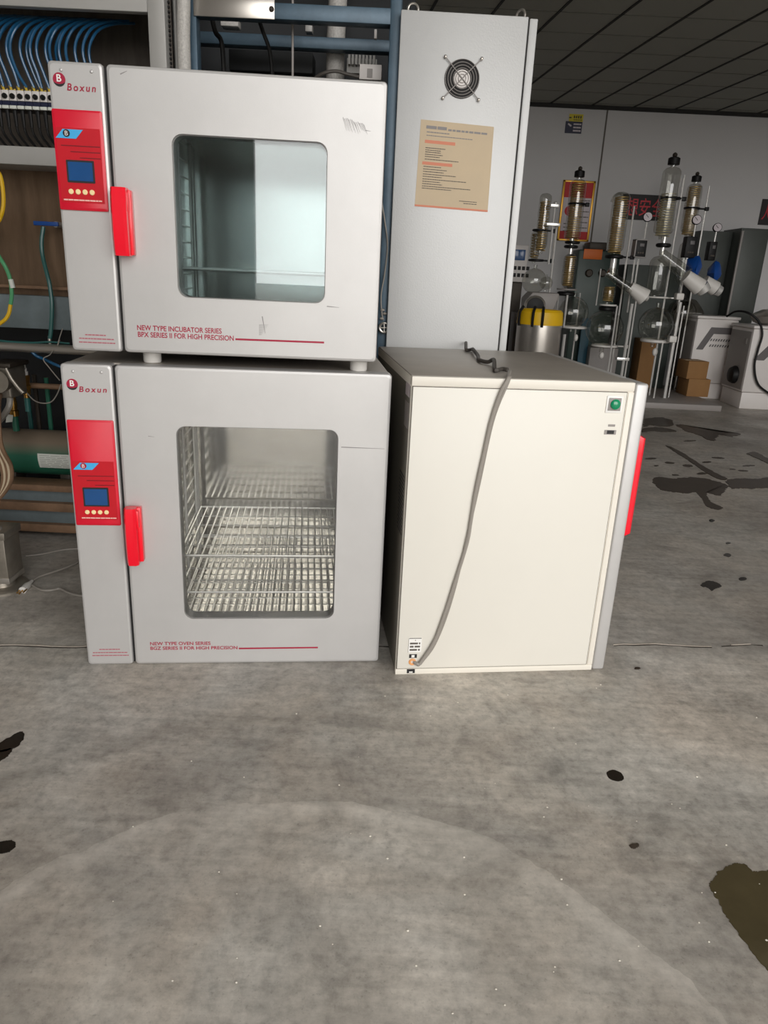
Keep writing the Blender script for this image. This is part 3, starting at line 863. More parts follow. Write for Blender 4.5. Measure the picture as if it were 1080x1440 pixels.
# bits inside the frame
def piece(name, label, cat, m, mb, group=None):
    return tag(mb.build(name, m), label, cat, group)
cx = at(258, 50, FY - .03)
hs = MB().tube([(at(262, -20, FY - .03).x, FY - .03, 2.05), (cx.x, FY - .03, cx.z), (cx.x - .004, FY - .03, 1.30)], .021, 14)
piece('braided_hose', 'thick white braided hose hanging straight down left of the blue rack', 'hose', 'braid', hs)
m = MB(); qx = at(236, 45, FY).x
m.box(qx - .008, qx + .010, FY + .01, FY + .03, 1.2, 2.0, .002)
trk = piece('cable_duct', 'dark slotted cable duct standing between grey casing and white braided hose', 'cable duct', 'darkmetal', m)
m = MB()
for k in range(60): m.box(qx - .011, qx + .007, FY + .004, FY + .012, 1.22 + .013 * k, 1.226 + .013 * k)
o_ = m.build('duct_slots', 'black', trk)
qx = at(245, 45, FY).x
piece('grey_conduit', 'thin pale grey conduit beside the thick white braided hose', 'conduit', 'greysheet', MB().cyl((qx, FY + .02, 1.2), (qx, FY + .02, 2.0), .006, seg=10))
TB = thing('terminal_box', 'small white terminal box inside the blue rack above the incubator', 'electrical box', at(521, 112, 2.80))
A, B = at(505, 112, 2.80), at(537, 91, 2.80)
o_ = MB().box(A.x - TB.location.x, B.x - TB.location.x, 0, .05, 0, B.z - TB.location.z, .002).build('box_body', 'labwhite', TB)
A2 = at(516, 110, 2.80); B2 = at(524, 97, 2.80)
MB().box(A2.x - TB.location.x, B2.x - TB.location.x, -.003, .001, .006, B2.z - TB.location.z).build('box_window', 'labgrey', TB)
m = MB()
A, B = at(491, 90, 2.9), at(526, 78, 2.9)
for k in range(8):
    x = A.x + (B.x - A.x) * k / 7
    m.box(x - .004, x + .004, 2.9, 2.95, A.z, B.z)
m.box(A.x - .01, B.x + .01, 2.93, 2.96, A.z - .02, B.z - .004)
piece('heat_sink', 'grey finned heat sink behind the small white terminal box', 'heat sink', 'greysheet', m)
cxx = at(472, 70, 3.05)
piece('braided_hose', 'grey braided hose rising inside the blue rack near the white terminal box', 'hose', 'braid', MB().tube([(cxx.x, 3.05, 1.4), (cxx.x, 3.05, 1.9), (cxx.x + .01, 3.06, 2.2)], .034, 14))
q0, q1 = at(412, 105, 2.75), at(411, 30, 2.75)
piece('threaded_rod', 'thin upright steel rod in the middle of the blue rack opening', 'rod', 'labgrey', MB().cyl((q0.x, 2.75, 1.3), (q1.x, 2.75, 2.2), .004, seg=8))
def cable(name, label, cat, m, px, r, group=None, n=8, seg=8):
    return piece(name, label, cat, m, MB().tube(spline([at(x, y, Y) for x, y, Y in px], n), r, seg), group)
cable('black_cable', 'black cable hanging slanted at the left inside the blue rack', 'cable', 'black', [(298, 25, 2.8), (303, 45, 2.82), (312, 62, 2.85), (316, 120, 2.85)], .008)
cable('black_cable', 'black cable in the middle of the blue rack opening, left of the thin rod', 'cable', 'black', [(362, 22, 2.8), (370, 45, 2.85), (380, 75, 2.86), (384, 120, 2.86)], .007)
cable('grey_cable', 'grey cable arching low in front of the braided hose above the incubator', 'cable', 'cord_dark', [(440, 112, 2.8), (455, 103, 2.78), (472, 100, 2.78), (488, 104, 2.79), (505, 108, 2.8)], .006)
m = MB(); bx(m, (322, 98), (440, 74), 3.1, .1, .004)
piece('equipment_case', 'dark equipment case deep inside the blue rack', 'equipment', 'blackback', m)
m = MB(); bx(m, (310, 36), (335, 26), 2.95, .05, .004); piece('white_label_roll', 'pale corrugated fitting at the upper left inside the blue rack', 'fitting', 'braid', m)
m = MB(); bx(m, (429, 44), (439, 33), 2.94, .04, .003); piece('grey_clip', 'small grey clip on top of the cross beam inside the blue rack', 'clip', 'greysheet', m)
m = MB(); bx(m, (526, 54), (530, 41), 2.85, .02, .001); piece('white_clip', 'small white upright clip inside the blue rack near its right post', 'clip', 'labwhite', m)
# thin wire with its clip beside the incubator
w = thing('grey_wire', 'thin grey wire hanging between the incubator and the tall grey cabinet', 'wire', at(540, 470, FY - .012))
L0 = w.location
MB().tube([p - L0 for p in spline([at(x, y, FY - .012) for x, y in ((537, 285), (541, 310), (545, 345), (541, 385), (536, 415), (537, 440), (539, 450))], 8)], .0024, 8).build('wire', 'cord', w)
m = MB()
for x, y in ((537, 448), (541, 441), (538, 436)):
    p = at(x, y, FY - .014) - L0; m.sphere(p, .008, 10, 8, (1, .6, .6))
m.build('knot', 'cord', w)
m = MB().torus(at(540, 461, FY - .016) - L0, .016, .005, (0, 1, 0), 20, 8)
m.cyl(at(533, 461, FY - .018) - L0, at(547, 461, FY - .018) - L0, .003, seg=8).cyl(at(540, 454, FY - .018) - L0, at(540, 468, FY - .018) - L0, .003, seg=8)
plabel(m.build('cross_clip', 'stainless', w), 'round metal clip with a cross')

# ------------------------------------------------------------------ grey casing with valves at the upper left
CS = thing('machine_casing', 'grey sheet-steel casing at the upper left with an open bay of blue tubes', 'machine casing', (-1.1, 2.62, .8))
def cs(name, m, mb):
    o = mb.build(name, m, CS); o.matrix_parent_inverse = Matrix.Translation(-CS.location); return o
zc = at(100, 12, 2.62).z
xp0, xp1 = at(209, 40, 2.62).x, at(233, 40, 2.62).x
zl0, zl1 = at(40, 232, 2.58).z, at(40, 206, 2.58).z
cs('top_cover', 'greysheet', MB().box(-2.1, xp0 - .0005, 2.62, 2.65, zc, 2.6, .003))
cs('side_post', 'greysheet', MB().box(xp0, xp1, 2.615, 2.80, zl1 + .001, 2.6, .003))
cs('bay_back', 'darksheet', MB().box(-2.1, xp1, 2.98, 2.99, zl0, 2.6))
cs('bay_side', 'darksheet', MB().box(xp1 - .012, xp1, 2.80, 2.98, zl0, 2.6))
cs('ledge', 'greysheet', MB().box(-2.1, xp1, 2.58, 2.98, zl0, zl1, .003))
zb0 = at(40, 420, 2.72).z
plabel(cs('stained_panel', 'brownsheet', MB().box(-2.1, xl0, 2.74, 2.76, zb0 - .03, zl0 + .001)), 'brown stained steel panel')
z = at(40, 403, 2.73).z
cs('panel_ledge', 'rust', MB().box(-2.1, xl0, 2.715, 2.74, z - .006, z + .004))
# valve bank
VB = thing('valve_bank', 'row of air valves with brass fittings, blue tubes and black cables in the grey casing', 'valve bank', at(40, 170, 2.70))
VL = VB.location.copy()
def vb(name, m, mb, parent=None):
    o = mb.build(name, m, parent or VB)
    if parent is None: o.matrix_parent_inverse = Matrix.Translation(-VL)
    return o
VY = 2.70
zf = at(30, 128, VY).z; zk = at(30, 135, VY).z; zlb = at(30, 152, VY).z; zc0 = at(30, 165, VY).z
vb('manifold_bar', 'darkmetal', MB().box(-2.0, -.80, VY + .02, VY + .07, zlb - .005, zk + .02, .002))
x0v = at(-2, 140, VY).x; pitch = (at(62, 140, VY).x - x0v) / 6.0
for k in range(-1, 8):
    x = x0v + pitch * k
    v = MB().box(x - .0115, x + .0115, VY - .005, VY + .03, zk - .016, zk + .016, .002).build('valve', 'labwhite', VB)
    v.matrix_parent_inverse = Matrix.Translation(-VL)
    MB().lathe([(.0082, 0), (.0082, .007), (.0045, .012)], (x, VY - .005, zk - .003), (0, -1, 0), 14).build('knob', 'black', v)
    MB().box(x - .012, x + .012, VY - .002, VY + .02, zlb + .006, zk - .017).build('valve_foot', 'navy', v)
    MB().box(x - .0108, x + .0108, VY - .012, VY - .002, zlb - .005, zlb + .005, .001).build('valve_label', 'label', v)
    MB().cyl((x - .003, VY + .005, zlb - .006), (x - .001, VY + .004, zc0 - .03), .0075, .005, seg=10).build('connector', 'black', v)
    f = MB(); f.cyl((x - .004, VY, zk + .016), (x - .006, VY - .004, zf + .014), .0042, .0048, 10); f.cyl((x + .007, VY, zk + .016), (x + .006, VY, zf + .004), .004, seg=10)
    f.build('fitting', 'yellowfit', v)
    vb('cable', 'black', MB().tube(spline([(x - .001, VY + .004, zc0 - .03), (x + .004, VY + .01, zc0 - .055), (x + .022, VY + .04, zc0 - .09), (x + .045, VY + .06, zl1 + .004)], 7), .0042, 7))
rs = random.Random(5)
for k in range(-2, 14):
    x = x0v + pitch * k * 1.0 + .004
    j = rs.uniform(-.008, .008)
    ztop = at(30, 12, 2.72).z + .03
    ctrl = [(x - .006, VY - .004, zf + .010), (x - .020 + j, VY - .01, zf + .05), (x - .036 + j, VY - .012, zf + .105), (x - .034 + j, VY - .004, zf + .150), (x - .012 + j, VY + .015, zf + .195), (x + .026 + j, VY + .05, zf + .225), (x + .075 + j, VY + .12, zf + .25)]
    vb('air_tube', 'bluetube', MB().tube(spline(ctrl, 8), .0048, 8))
    if k % 4 == 1:
        ctrl = [(c[0] + .012, c[1] + .02, c[2]) for c in ctrl]
        vb('air_tube', 'bluetube', MB().tube(spline(ctrl, 8), .0046, 8))

# hoses and small things at the left edge
cable('yellow_hose', 'yellow hose looping at the left edge in front of the stained panel', 'hose', 'yellow', [(-40, 300, 2.735), (-12, 300, 2.55), (-6, 250, 2.5), (-2, 243, 2.5), (3, 258, 2.5), (5, 285, 2.5), (1, 305, 2.5), (-8, 315, 2.52), (-40, 330, 2.735)], .0065)
cable('green_hose', 'green and yellow hose curving along the left edge below the yellow loop', 'hose', 'greenhose', [(-50, 330, 2.735), (-15, 345, 2.55), (2, 366, 2.5), (13, 388, 2.5), (16.5, 412, 2.5), (15, 428, 2.5)], .0065)
cable('yellow_hose', 'lower yellow hose end at the left edge, joined to the green hose', 'hose', 'yellow', [(15, 428, 2.5), (12, 442, 2.5), (4, 452, 2.5), (-12, 458, 2.52), (-50, 455, 2.65)], .0065)
q = at(14.5, 399, 2.49)
piece('white_sleeve', 'small white marker sleeve around the green hose', 'sleeve', 'label', MB().cyl((q.x + .002, 2.5, q.z - .014), (q.x - .002, 2.5, q.z + .014), .0082, seg=12))
BV = thing('ball_valve', 'blue lever valve on the stained panel left of the incubator', 'valve', at(66, 315, 2.68))
A, B = at(48, 317, 2.68), at(82, 311, 2.68)
MB().box(A.x - BV.location.x, B.x - BV.location.x, -.006, .006, -.006, .008, .002).build('lever', 'bluemotor', BV)
MB().cyl((.03, 0, .0), (.03, .06, .0), .010, seg=12).build('valve_body', 'greysheet', BV)
cable('teal_hose', 'teal hose hanging down from the blue lever valve', 'hose', 'tealtube', [(61, 319, 2.68), (58.5, 340, 2.67), (60, 360, 2.66), (66, 385, 2.64), (70, 402, 2.63), (73, 430, 2.62), (71.5, 465, 2.62), (70, 476, 2.62)], .0075)
q = at(70, 478, 2.62)
piece('hose_fitting', 'chrome fitting at the lower end of the teal hose', 'fitting', 'stainless', MB().lathe([(.020, -.030), (.020, -.024), (.006, -.022), (.006, .012), (.004, .014)], q, seg=14))
# stainless pipe
A, B = at(0, 490, 2.60), at(108, 490, 2.60)
zz = at(60, 490, 2.60).z
piece('steel_pipe', 'horizontal stainless pipe running left behind the gap between the two ovens', 'pipe', 'stainless', MB().cyl((-2.0, 2.60, zz), (-.55, 2.60, zz), .0165, seg=18))
zz = at(60, 543, 2.80).z
piece('brown_pipe', 'thin rusty horizontal pipe behind the brass safety valve', 'pipe', 'rust', MB().cyl((-2.0, 2.80, zz), (-.7, 2.80, zz), .011, seg=14))
# green tank
ty = 2.82
za, zb = at(50, 663, ty).z, at(50, 606, ty).z
tc_, tr_ = (za + zb) / 2, (zb - za) / 2 * 1.06
TK = thing('pressure_tank', 'dusty green cylinder tank low at the left with a printed plate', 'tank', (-1.2, ty, tc_))
MB().lathe([(tr_ * .5, -.62), (tr_ * .9, -.60), (tr_, -.56), (tr_, .62), (tr_ * .9, .66), (tr_ * .5, .68)], (0, 0, 0), (1, 0, 0), 40).build('tank_shell', 'greenpaint', TK)
for xx in (-.32, -.10, .4):
    MB().box(xx - .02, xx + .02, -.04, .04, -tc_ + .05, -tr_ * .85, .002).build('tank_foot', 'darkmetal', TK)
A, B = at(55, 660, ty - tr_), at(108, 629, ty - tr_)
rings = []
for k in range(7):
    an = math.radians(-8 - 38 * k / 6 + 18)
    rings.append([Vector((x, -math.cos(an) * r_, math.sin(an) * r_)) for r_, x in ((tr_ + .0005, A.x + 1.2), (tr_ + .0005, B.x + 1.2), (tr_ + .002, B.x + 1.2), (tr_ + .002, A.x + 1.2))])
pt = MB().ringmesh(rings).build('tank_plate', 'label', TK)
m = MB()
for k in range(8):
    an = math.radians(5 - 33 * k / 7)
    fn = lambda a_, b_, h_: Vector((a_, -math.cos(an + b_) * (tr_ + h_), math.sin(an + b_) * (tr_ + h_)))
    words(m, A.x + 1.2 + .008, A.x + 1.2 + .12, 0, .010, fn, .002, .0026, k, .6)
for k in range(0): pass
m.build('plate_print', 'greyink', pt)
# brass valve, dark fittings
q = at(38, 560, 2.70); q1 = at(38, 513, 2.70); hh = q1.z - q.z
SV = thing('safety_valve', 'brass safety valve with a white cap standing above the green tank', 'valve', q)
MB().lathe([(.010, 0), (.010, hh * .10), (.016, hh * .12), (.016, hh * .28), (.019, hh * .30), (.019, hh * .38), (.014, hh * .42), (.017, hh * .60), (.0185, hh * .62), (.0185, hh * .68), (.012, hh * .70)], (0, 0, 0), seg=16).build('valve_body', 'brass', SV)
MB().lathe([(.013, hh * .70), (.013, hh * .80), (.010, hh * .81), (.0105, hh * .90), (.008, hh * .92), (.009, hh)], (0, 0, 0), seg=16).build('cap', 'ptfe', SV)
MB().cyl((0, 0, -.05), (0, 0, .002), .011, seg=12).build('stem', 'tealtube', SV)
q = at(23, 604, 2.74); hh = at(23, 558, 2.74).z - q.z
DV = thing('drain_fitting', 'bronze pipe fitting on a green stub on top of the green tank', 'fitting', q)
MB().cyl((0, 0, -.005), (0, 0, hh * .42), .012, seg=12).build('green_stub', 'greenpaint', DV)
MB().lathe([(.017, hh * .42), (.017, hh * .58), (.012, hh * .6), (.014, hh * .8), (.010, hh)], (0, 0, 0), seg=14).build('bronze_nut', 'brass', DV)
m = MB(); A = at(13, 588, 2.70) - q
m.hull([A + Vector((a_, d_, b_)) for a_, b_ in ((-.016, -.018), (.010, -.014), (.016, .012), (-.008, .016)) for d_ in (0, .001)])
m.build('paper_tag', 'label', DV)
# pump head at the left edge
q = at(0, 560, 2.55)
PH = thing('pump_head', 'dirty cast-metal pump head at the left edge above the green tank', 'pump', q)
A, B = at(-14, 562, 2.55) - q, at(11, 512, 2.55) - q
MB().box(A.x, B.x, 0, .12, 0, B.z, .008, 3).build('pump_body', 'castmetal', PH)
MB().lathe([(.034, -.02), (.040, 0), (.040, .03)], (A.x + .05, 0, B.z * .52), (0, -1, 0), 20).build('pump_cover', 'castmetal', PH)
MB().box(A.x, B.x + .012, -.01, .13, B.z - .014, B.z + .002, .004).build('pump_flange', 'darkmetal', PH)
MB().tube([at(x, y, 2.53) - q for x, y in ((8, 518), (16, 533), (26, 546), (33, 553))], .007, 10).build('clamp_arm', 'castmetal', PH)
cable('grey_hose', 'pale grey hose bending down below the pump head at the left edge', 'hose', 'cord', [(-8, 598, 2.55), (4, 586, 2.55), (13, 570, 2.55), (13, 556, 2.57), (6, 545, 2.60)], .011)
cable('thin_wire', 'thin pale wire sagging between the brass valve and the drying oven', 'wire', 'cord', [(38, 553, 2.66), (48, 563, 2.64), (60, 567, 2.62), (72, 565, 2.62), (80, 555, 2.62), (86, 540, 2.62)], .0022)
cable('thin_wire', 'thin pale wire slanting up to the teal hose fitting', 'wire', 'cord', [(84, 478, 2.58), (81, 486, 2.57), (84, 474, 2.58), (88, 462, 2.6)], .0018)
cable('thin_wire', 'thin pale wire slanting behind the top left corner of the drying oven', 'wire', 'cord', [(75, 492, 2.585), (70, 499, 2.565), (61, 505, 2.555), (70, 518, 2.55), (84, 535, 2.55)], .0018)
cable('blue_tube', 'blue tube crossing behind the top left corner of the drying oven', 'tube', 'bluetube', [(44, 494, 2.60), (52, 501, 2.60), (62, 505, 2.60), (74, 511, 2.58), (90, 518, 2.58)], .0055)
cable('teal_tube', 'thin teal tube lying along the top of the stainless pipe', 'tube', 'tealtube', [(-10, 478, 2.6), (20, 481, 2.6), (45, 482, 2.6), (70, 481, 2.61), (98, 483, 2.62)], .0035)
# bundle of old hoses
m = MB()
HB = thing('hose_bundle', 'bundle of dirty beige hoses hanging at the left edge beside the green tank', 'hose bundle', at(0, 690, 2.45))
rs = random.Random(9)
for k in range(5):
    dx = k * 3.0
    MB().tube([p - HB.location for p in spline([at(-6 + dx * .6, 552, 2.57), at(-14 + dx, 590 - 4 * k, 2.47 - .01 * k), at(-8 + dx * .8, 625, 2.44 - .008 * k), at(2 + dx * 1.1, 655, 2.44), at(4 + dx * .9, 678, 2.45), at(-4 + dx * .3, 700, 2.46), at(-14, 716 - k * 3, 2.47)], 7)], .0075, 8).build('hose', 'paper' if k % 2 else 'rust', HB)
# struts below / behind the tank
for k, (x, y0, y1, m) in enumerate(((44, 600, 560, 'tealtube'), (56, 604, 548, 'darkmetal'), (72, 604, 552, 'greenpaint'))):
    A, B = at(x, y0, 2.9), at(x, y1, 2.9)
    piece('riser_pipe', ['teal riser pipe behind the brass safety valve, leftmost of three', 'dark riser pipe between two green risers above the tank', 'green riser pipe nearest the drying oven above the tank'][k], 'pipe', m, MB().cyl((A.x, 2.9, A.z - .05), (A.x, 2.9, B.z + .06), .009, seg=10))
# metal block on the floor at the left edge
q = onz(2, 836)
BK = thing('cast_block', 'grey metal block on a round base standing on the floor at the left edge', 'machine part', (q.x - .09, q.y + .06, 0))
kx = at(9, 800, q.y).x - BK.location.x
z0, z1 = .045, at(4, 752, q.y).z
MB().box(kx - .22, kx, -.055, .045, z0, z1, .004).build('block', 'castmetal', BK)
MB().box(kx - .23, kx + .006, -.060, .050, z1 - .022, z1 + .004, .003).build('block_lid', 'castmetal', BK)
MB().box(kx - .22, kx + .003, -.058, .047, z0 - .008, z0 + .012, .002).build('block_rim', 'stainless', BK)
MB().lathe([(.082, 0), (.082, .008), (.076, .012), (.04, .014), (.035, .05)], (kx - .050, -.004, 0), seg=36).build('round_base', 'castmetal', BK)
for dx in (-.17, -.03): MB().lathe([(.010, 0), (.010, .008), (.004, .011)], (kx + dx, -.02, z1 + .004), seg=8).build('bolt', 'stainless', BK)
# cords on the floor
PC = thing('power_cord', 'pale grey power cord with a plug lying on the floor left of the drying oven', 'power cord', onz(38, 822))
def fl(px, h=.006): return [onz(x, y, h) - PC.location for x, y in px]
MB().tube(spline(fl([(45, 817), (55, 811), (70, 806), (85, 801), (98, 796), (110, 790), (124, 780)]), 8), .0042, 8).build('cord', 'cord', PC)
A, B = fl([(45, 817), (31, 831)], .010)
MB().tube([A, A.lerp(B, .3), A.lerp(B, .5), A.lerp(B, .95)], .01, 12, radii=[.005, .008, .0125, .0125]).build('plug', 'ptfe', PC)
m = MB()
for dx, dy in ((0, 0), (.010, .008), (-.010, .006)):
    d_ = (B - A).normalized(); p = B + Vector((dx, dy, .002 * (dx > 0)))
    m.cyl(p - d_ * .004, p + d_ * .022, .0028, seg=6)
m.build('plug_pins', 'brass', PC)
PC2 = thing('extension_cord', 'pale cord snaking on the floor past the plug to the drying oven', 'cord', onz(60, 829))
MB().tube(spline([onz(x, y, .005) - PC2.location for x, y in ((38, 817), (41, 820), (50, 826), (60, 830), (72, 830), (84, 828), (95, 833), (108, 837), (125, 839))], 8), .0042, 8).build('cord', 'cord', PC2)
PC3 = thing('signal_cable', 'thin pale cable running straight across the floor behind the plugged cord', 'cable', onz(70, 776))
MB().tube(spline([onz(x, y, .004) - PC3.location for x, y in ((36, 782), (60, 779), (90, 773), (125, 771))], 8), .0036, 8).build('cord', 'cord', PC3)

# ------------------------------------------------------------------ glass reactors at the back right
def lx(px, py, Y): q = at(px, py, Y); return q.x, q.z
def lump(x0, x1, y0, y1, z0, z1, seed):      # crumpled cover shape
    r_ = random.Random(seed); mb = MB()
    c = Vector(((x0 + x1) / 2, (y0 + y1) / 2, (z0 + z1) / 2)); h = Vector((abs(x1 - x0), abs(y1 - y0), abs(z1 - z0))) * .55
    pts = []
    for k in range(26):
        t = r_.uniform(-1, 1); a = r_.uniform(0, 2 * PI); q = math.sqrt(1 - t * t); f = r_.uniform(.85, 1.2)
        pts.append(c + Vector((h.x * q * math.cos(a), h.y * q * math.sin(a), h.z * t)) * f)
    return mb.hull(pts, .006, 1)
class Rx:                                    # a reactor: pieces given at seen pixels and a distance, built upright in world space
    def __init__(s, name, label, cat, px, py, Y, group=None, z=0.0):
        x, _ = lx(px, py, Y)
        s.Y = Y; s.e = thing(name, label, cat, (x, Y, z), 0, group); s.L = s.e.location.copy()
    def add(s, name, m, mb, parent=None):
        o = mb.build(name, m, parent or s.e)
        if parent is None: o.matrix_parent_inverse = Matrix.Translation(-s.L)
        return o
    def rod(s, px, y0, y1, r=.010, dY=0.0, px1=None, z0=None, name='support_rod'):     # px is where its top is seen
        Y = s.Y + dY
        za = lx(px, y0, Y)[1]; x, zb = lx(px if px1 is None else px1, y1, Y)
        if z0 is not None: za = z0
        return s.add(name, 'labsteel', MB().cyl((x, Y, za), (x, Y, zb), r, seg=8))
    def column(s, pt, pb, rpx, dY=0.0, cap=True, turns=22, coil0=.06, coil1=.93, dome=True, name='condenser', rb=None, thin=.11, cm='coil'):
        Y = s.Y + dY
        k = mpp(at(*pt, Y)); r = rpx * k
        rb = r if rb is None else rb * k
        x = (at(*pt, Y).x + at(*pb, Y).x) / 2
        zt, zb = at(*pt, Y).z, at(*pb, Y).z
        h = zt - zb
        prof = [(r * .35, zb - .03), (r * .4, zb), (rb * .92, zb + .03), (rb, zb + .05)]
        prof += [(r, zt - r * .75), (r * .93, zt - r * .4), (r * .7, zt - r * .14), (r * .30, zt)]
        if cap: prof += [(r * .30, zt + r * .35)]
        c = s.add(name, 'labglass', MB().lathe([(a, b) for a, b in prof], (x, Y, 0), seg=28))
        if not turns: return x, Y, zb, zt, r
        n = turns * 14
        rc0, rc1 = rb * .74, r * .74
        pts = []
        for i in range(n + 1):
            t = i / n; a = 2 * PI * turns * t
            rr = rc0 + (rc1 - rc0) * t
            pts.append((x + rr * math.cos(a), Y + rr * math.sin(a), zb + h * (coil0 + (coil1 - coil0) * t)))
        co = MB().tube(pts, min(r * thin, h * .9 / turns * .30), 5).build('coil', cm, c)
        if cap:
            cp = MB().lathe([(r * .40, zt + r * .2), (r * .62, zt + r * .22), (r * .62, zt + r * .85), (r * .45, zt + r * .95)], (x, Y, 0), seg=16).build('cap', 'black', c)
            MB().lathe([(r * .16, zt + r * .95), (r * .26, zt + r * 1.1), (r * .24, zt + r * 1.3), (r * .08, zt + r * 1.42)], (x, Y, 0), seg=10).build('cap_knob', 'darkmetal', cp)
        return x, Y, zb, zt, r
    def ring(s, px, py, rpx, m='black', dY=0.0, arm=None, tube=.010, name='clamp_ring'):
        Y = s.Y + dY; q = at(px, py, Y); r = rpx * mpp(q)
        mb = MB().torus(q, r, tube, (0, 0, 1), 24, 6)
        if arm is not None:
            q2 = at(arm, py, Y); mb.cyl((q.x + math.copysign(r, q2.x - q.x), Y, q.z), (q2.x, Y, q.z), .008, seg=6)
            mb.box(q2.x - .018, q2.x + .018, Y - .018, Y + .018, q.z - .018, q.z + .018, .004)
        return s.add(name, m, mb)
    def flask(s, px, py, rpx, dY=0.0, name='round_flask', neck=True):
        Y = s.Y + dY; q = at(px, py, Y); r = rpx * mpp(q)
        prof = []
        for k in range(15):
            a = -PI / 2 + PI * k / 14
            prof.append((max(r * math.cos(a), r * .12), q.z + r * math.sin(a)))
        if neck: prof = [(r * .12, q.z - r * 1.25)] + prof + [(r * .16, q.z + r * 1.25)]
        f = s.add(name, 'labglass', MB().lathe(prof, (q.x, Y, 0), seg=30))
        return q, r
    def disc(s, px, py, rpx, th, m='ptfe', dY=0.0, name='plate'):
        Y = s.Y + dY; q = at(px, py, Y); r = rpx * mpp(q)
        return s.add(name, m, MB().lathe([(r * .97, q.z - th / 2), (r, q.z - th / 4), (r, q.z + th / 4), (r * .97, q.z + th / 2)], (q.x, Y, 0), seg=28))
    def gauge(s, px, py, rpx, y_stem, dY=-.05):
        Y = s.Y + dY; q = at(px, py, Y); r = rpx * mpp(q)
        g_ = s.add('vacuum_gauge', 'black', MB().lathe([(r, .03), (r, -.005), (r * .9, -.012)], q, (0.25, 1, 0), 24))
        ax = Vector((0.25, 1, 0)).normalized()
        MB().lathe([(r * .86, 0), (r * .86, .004)], q - ax * .016, ax, 24).build('dial', 'posterwhite', g_)
        t = ax.cross(Vector((0, 0, 1))).normalized()
        n_ = MB().hull([q - ax * .019 + t * a * r + Vector((0, 0, b * r)) for a, b in ((-.5, .45), (-.42, .52), (.2, -.12), (.12, -.2))] + [q - ax * .0165 + t * .1 * r])
        n_.build('needle', 'blackink', g_)
        z0 = at(px, y_stem, Y).z
        MB().cyl((q.x, Y + .01, z0), (q.x, Y + .01, q.z - r * .9), .008, seg=8).build('gauge_stem', 'labsteel', g_)
    def ctrl(s, pa, pb, m='black', dY=-.06, frame=True):
        Y = s.Y + dY; A, B = at(*pa, Y), at(*pb, Y)
        x0, x1 = sorted((A.x, B.x)); z0, z1 = sorted((A.z, B.z))
        c = s.add('control_box', m, MB().box(x0, x1, Y, Y + .10, z0, z1, .006))
        if frame:
            MB().box(x0 - .006, x0 + .004, Y - .004, Y + .10, z0 - .006, z1 + .006).box(x0 - .006, x1 + .006, Y - .004, Y + .10, z1 - .002, z1 + .006).box(x0 - .006, x1 + .006, Y - .004, Y + .1, z0 - .006, z0 + .002).build('box_frame', 'labgrey', c)
        MB().box(x0 + (x1 - x0) * .35, x1 - (x1 - x0) * .25, Y - .006, Y + .002, z0 + (z1 - z0) * .62, z1 - (z1 - z0) * .2, .001).build('box_display', 'slate', c)
        for t in (.3, .5, .7): MB().lathe([(.008, 0), (.008, .008)], (x0 + (x1 - x0) * t, Y, z0 + (z1 - z0) * .25), (0, -1, 0), 10).build('box_knob', 'darkmetal', c)
    def tubepx(s, name, m, px, r, seg=8, radii=None, n=6):
        return s.add(name, m, MB().tube(spline([at(x, y, Y) for x, y, Y in px], n), r, seg))
    def cone(s, name, m, pa, pb, ra, rb, Y):
        A, B = at(*pa, Y), at(*pb, Y); k = mpp(A)
        return s.add(name, m, MB().cyl(A, B, ra * k, rb * k, 20))

# base plate under the reactors
A = onz(893, 575, .0); B = onz(1000, 576, .0)
py_ = onz(950, 576, 0).y
piece('base_plate', 'low pale slab on the floor under the glass reactors', 'base', 'labgrey', MB().box(1.56, onz(997, 572, 0).x, py_, py_ + 1.05, 0, .055, .006))
PZ = .055

# A : small rotary evaporator far left
ra = Rx('rotary_evaporator', 'grey rotary evaporator with a short domed condenser, leftmost of the glass rigs', 'evaporator', 760, 430, 7.0, z=0)
ra.column((771, 272), (757, 352), 8.5, cap=False, turns=20, coil0=.0, coil1=.86)
q = at(752, 340, 7.0)
ra.column((757, 326), (748, 365), 7, dY=.12, cap=False, turns=9)
ra.ring(759, 324, 9, arm=780); ra.ring(754, 366, 10, arm=776)
ra.flask(751, 395, 17, name='receiver_vessel')
ra.flask(768, 398, 9, dY=-.1, name='small_flask')
ra.rod(780, 372, 291, .010, -.12); ra.rod(783, 412, 316, .010, -.08)
qh = at(781, 290, 6.88)
ra.add('rod_clamp', 'labsteel', MB().box(qh.x - .05, qh.x + .03, 6.85, 6.91, qh.z - .012, qh.z + .02, .006).sphere((qh.x, 6.88, qh.z + .02), .022, 12, 8))
qh = at(782, 316, 6.88)
ra.add('rod_clamp', 'labsteel', MB().box(qh.x - .09, qh.x + .03, 6.85, 6.91, qh.z - .014, qh.z + .014, .004))
A, B = at(736, 440, 7.0), at(782, 412, 7.0)
hd_ = ra.add('drive_head', 'labgrey', MB().hull([(x, y, z) for x, z in ((A.x, A.z), (B.x - .05, A.z), (B.x, B.z - .04), (B.x, B.z), (A.x + .04, B.z), (A.x - .01, B.z - .06)) for y in (6.85, 7.15)], .015))
qd = at(752, 431, 6.84); rr = 15 * mpp(qd)
MB().lathe([(rr, .02), (rr, -.015), (rr * .8, -.03)], qd, (0, 1, 0), 24).build('dial_ring', 'stainless', hd_)
MB().lathe([(rr * .82, -.02), (rr * .8, -.04), (rr * .3, -.05)], qd, (0, 1, 0), 24).build('dial_knob', 'black', hd_)
A, B = at(722, 400, 7.2), at(738, 470, 7.2)
ra.add('stand', 'darkmetal', MB().box(A.x + .02, at(780, 440, 7.2).x, 7.06, 7.3, .0, at(760, 440, 7.2).z, .01))
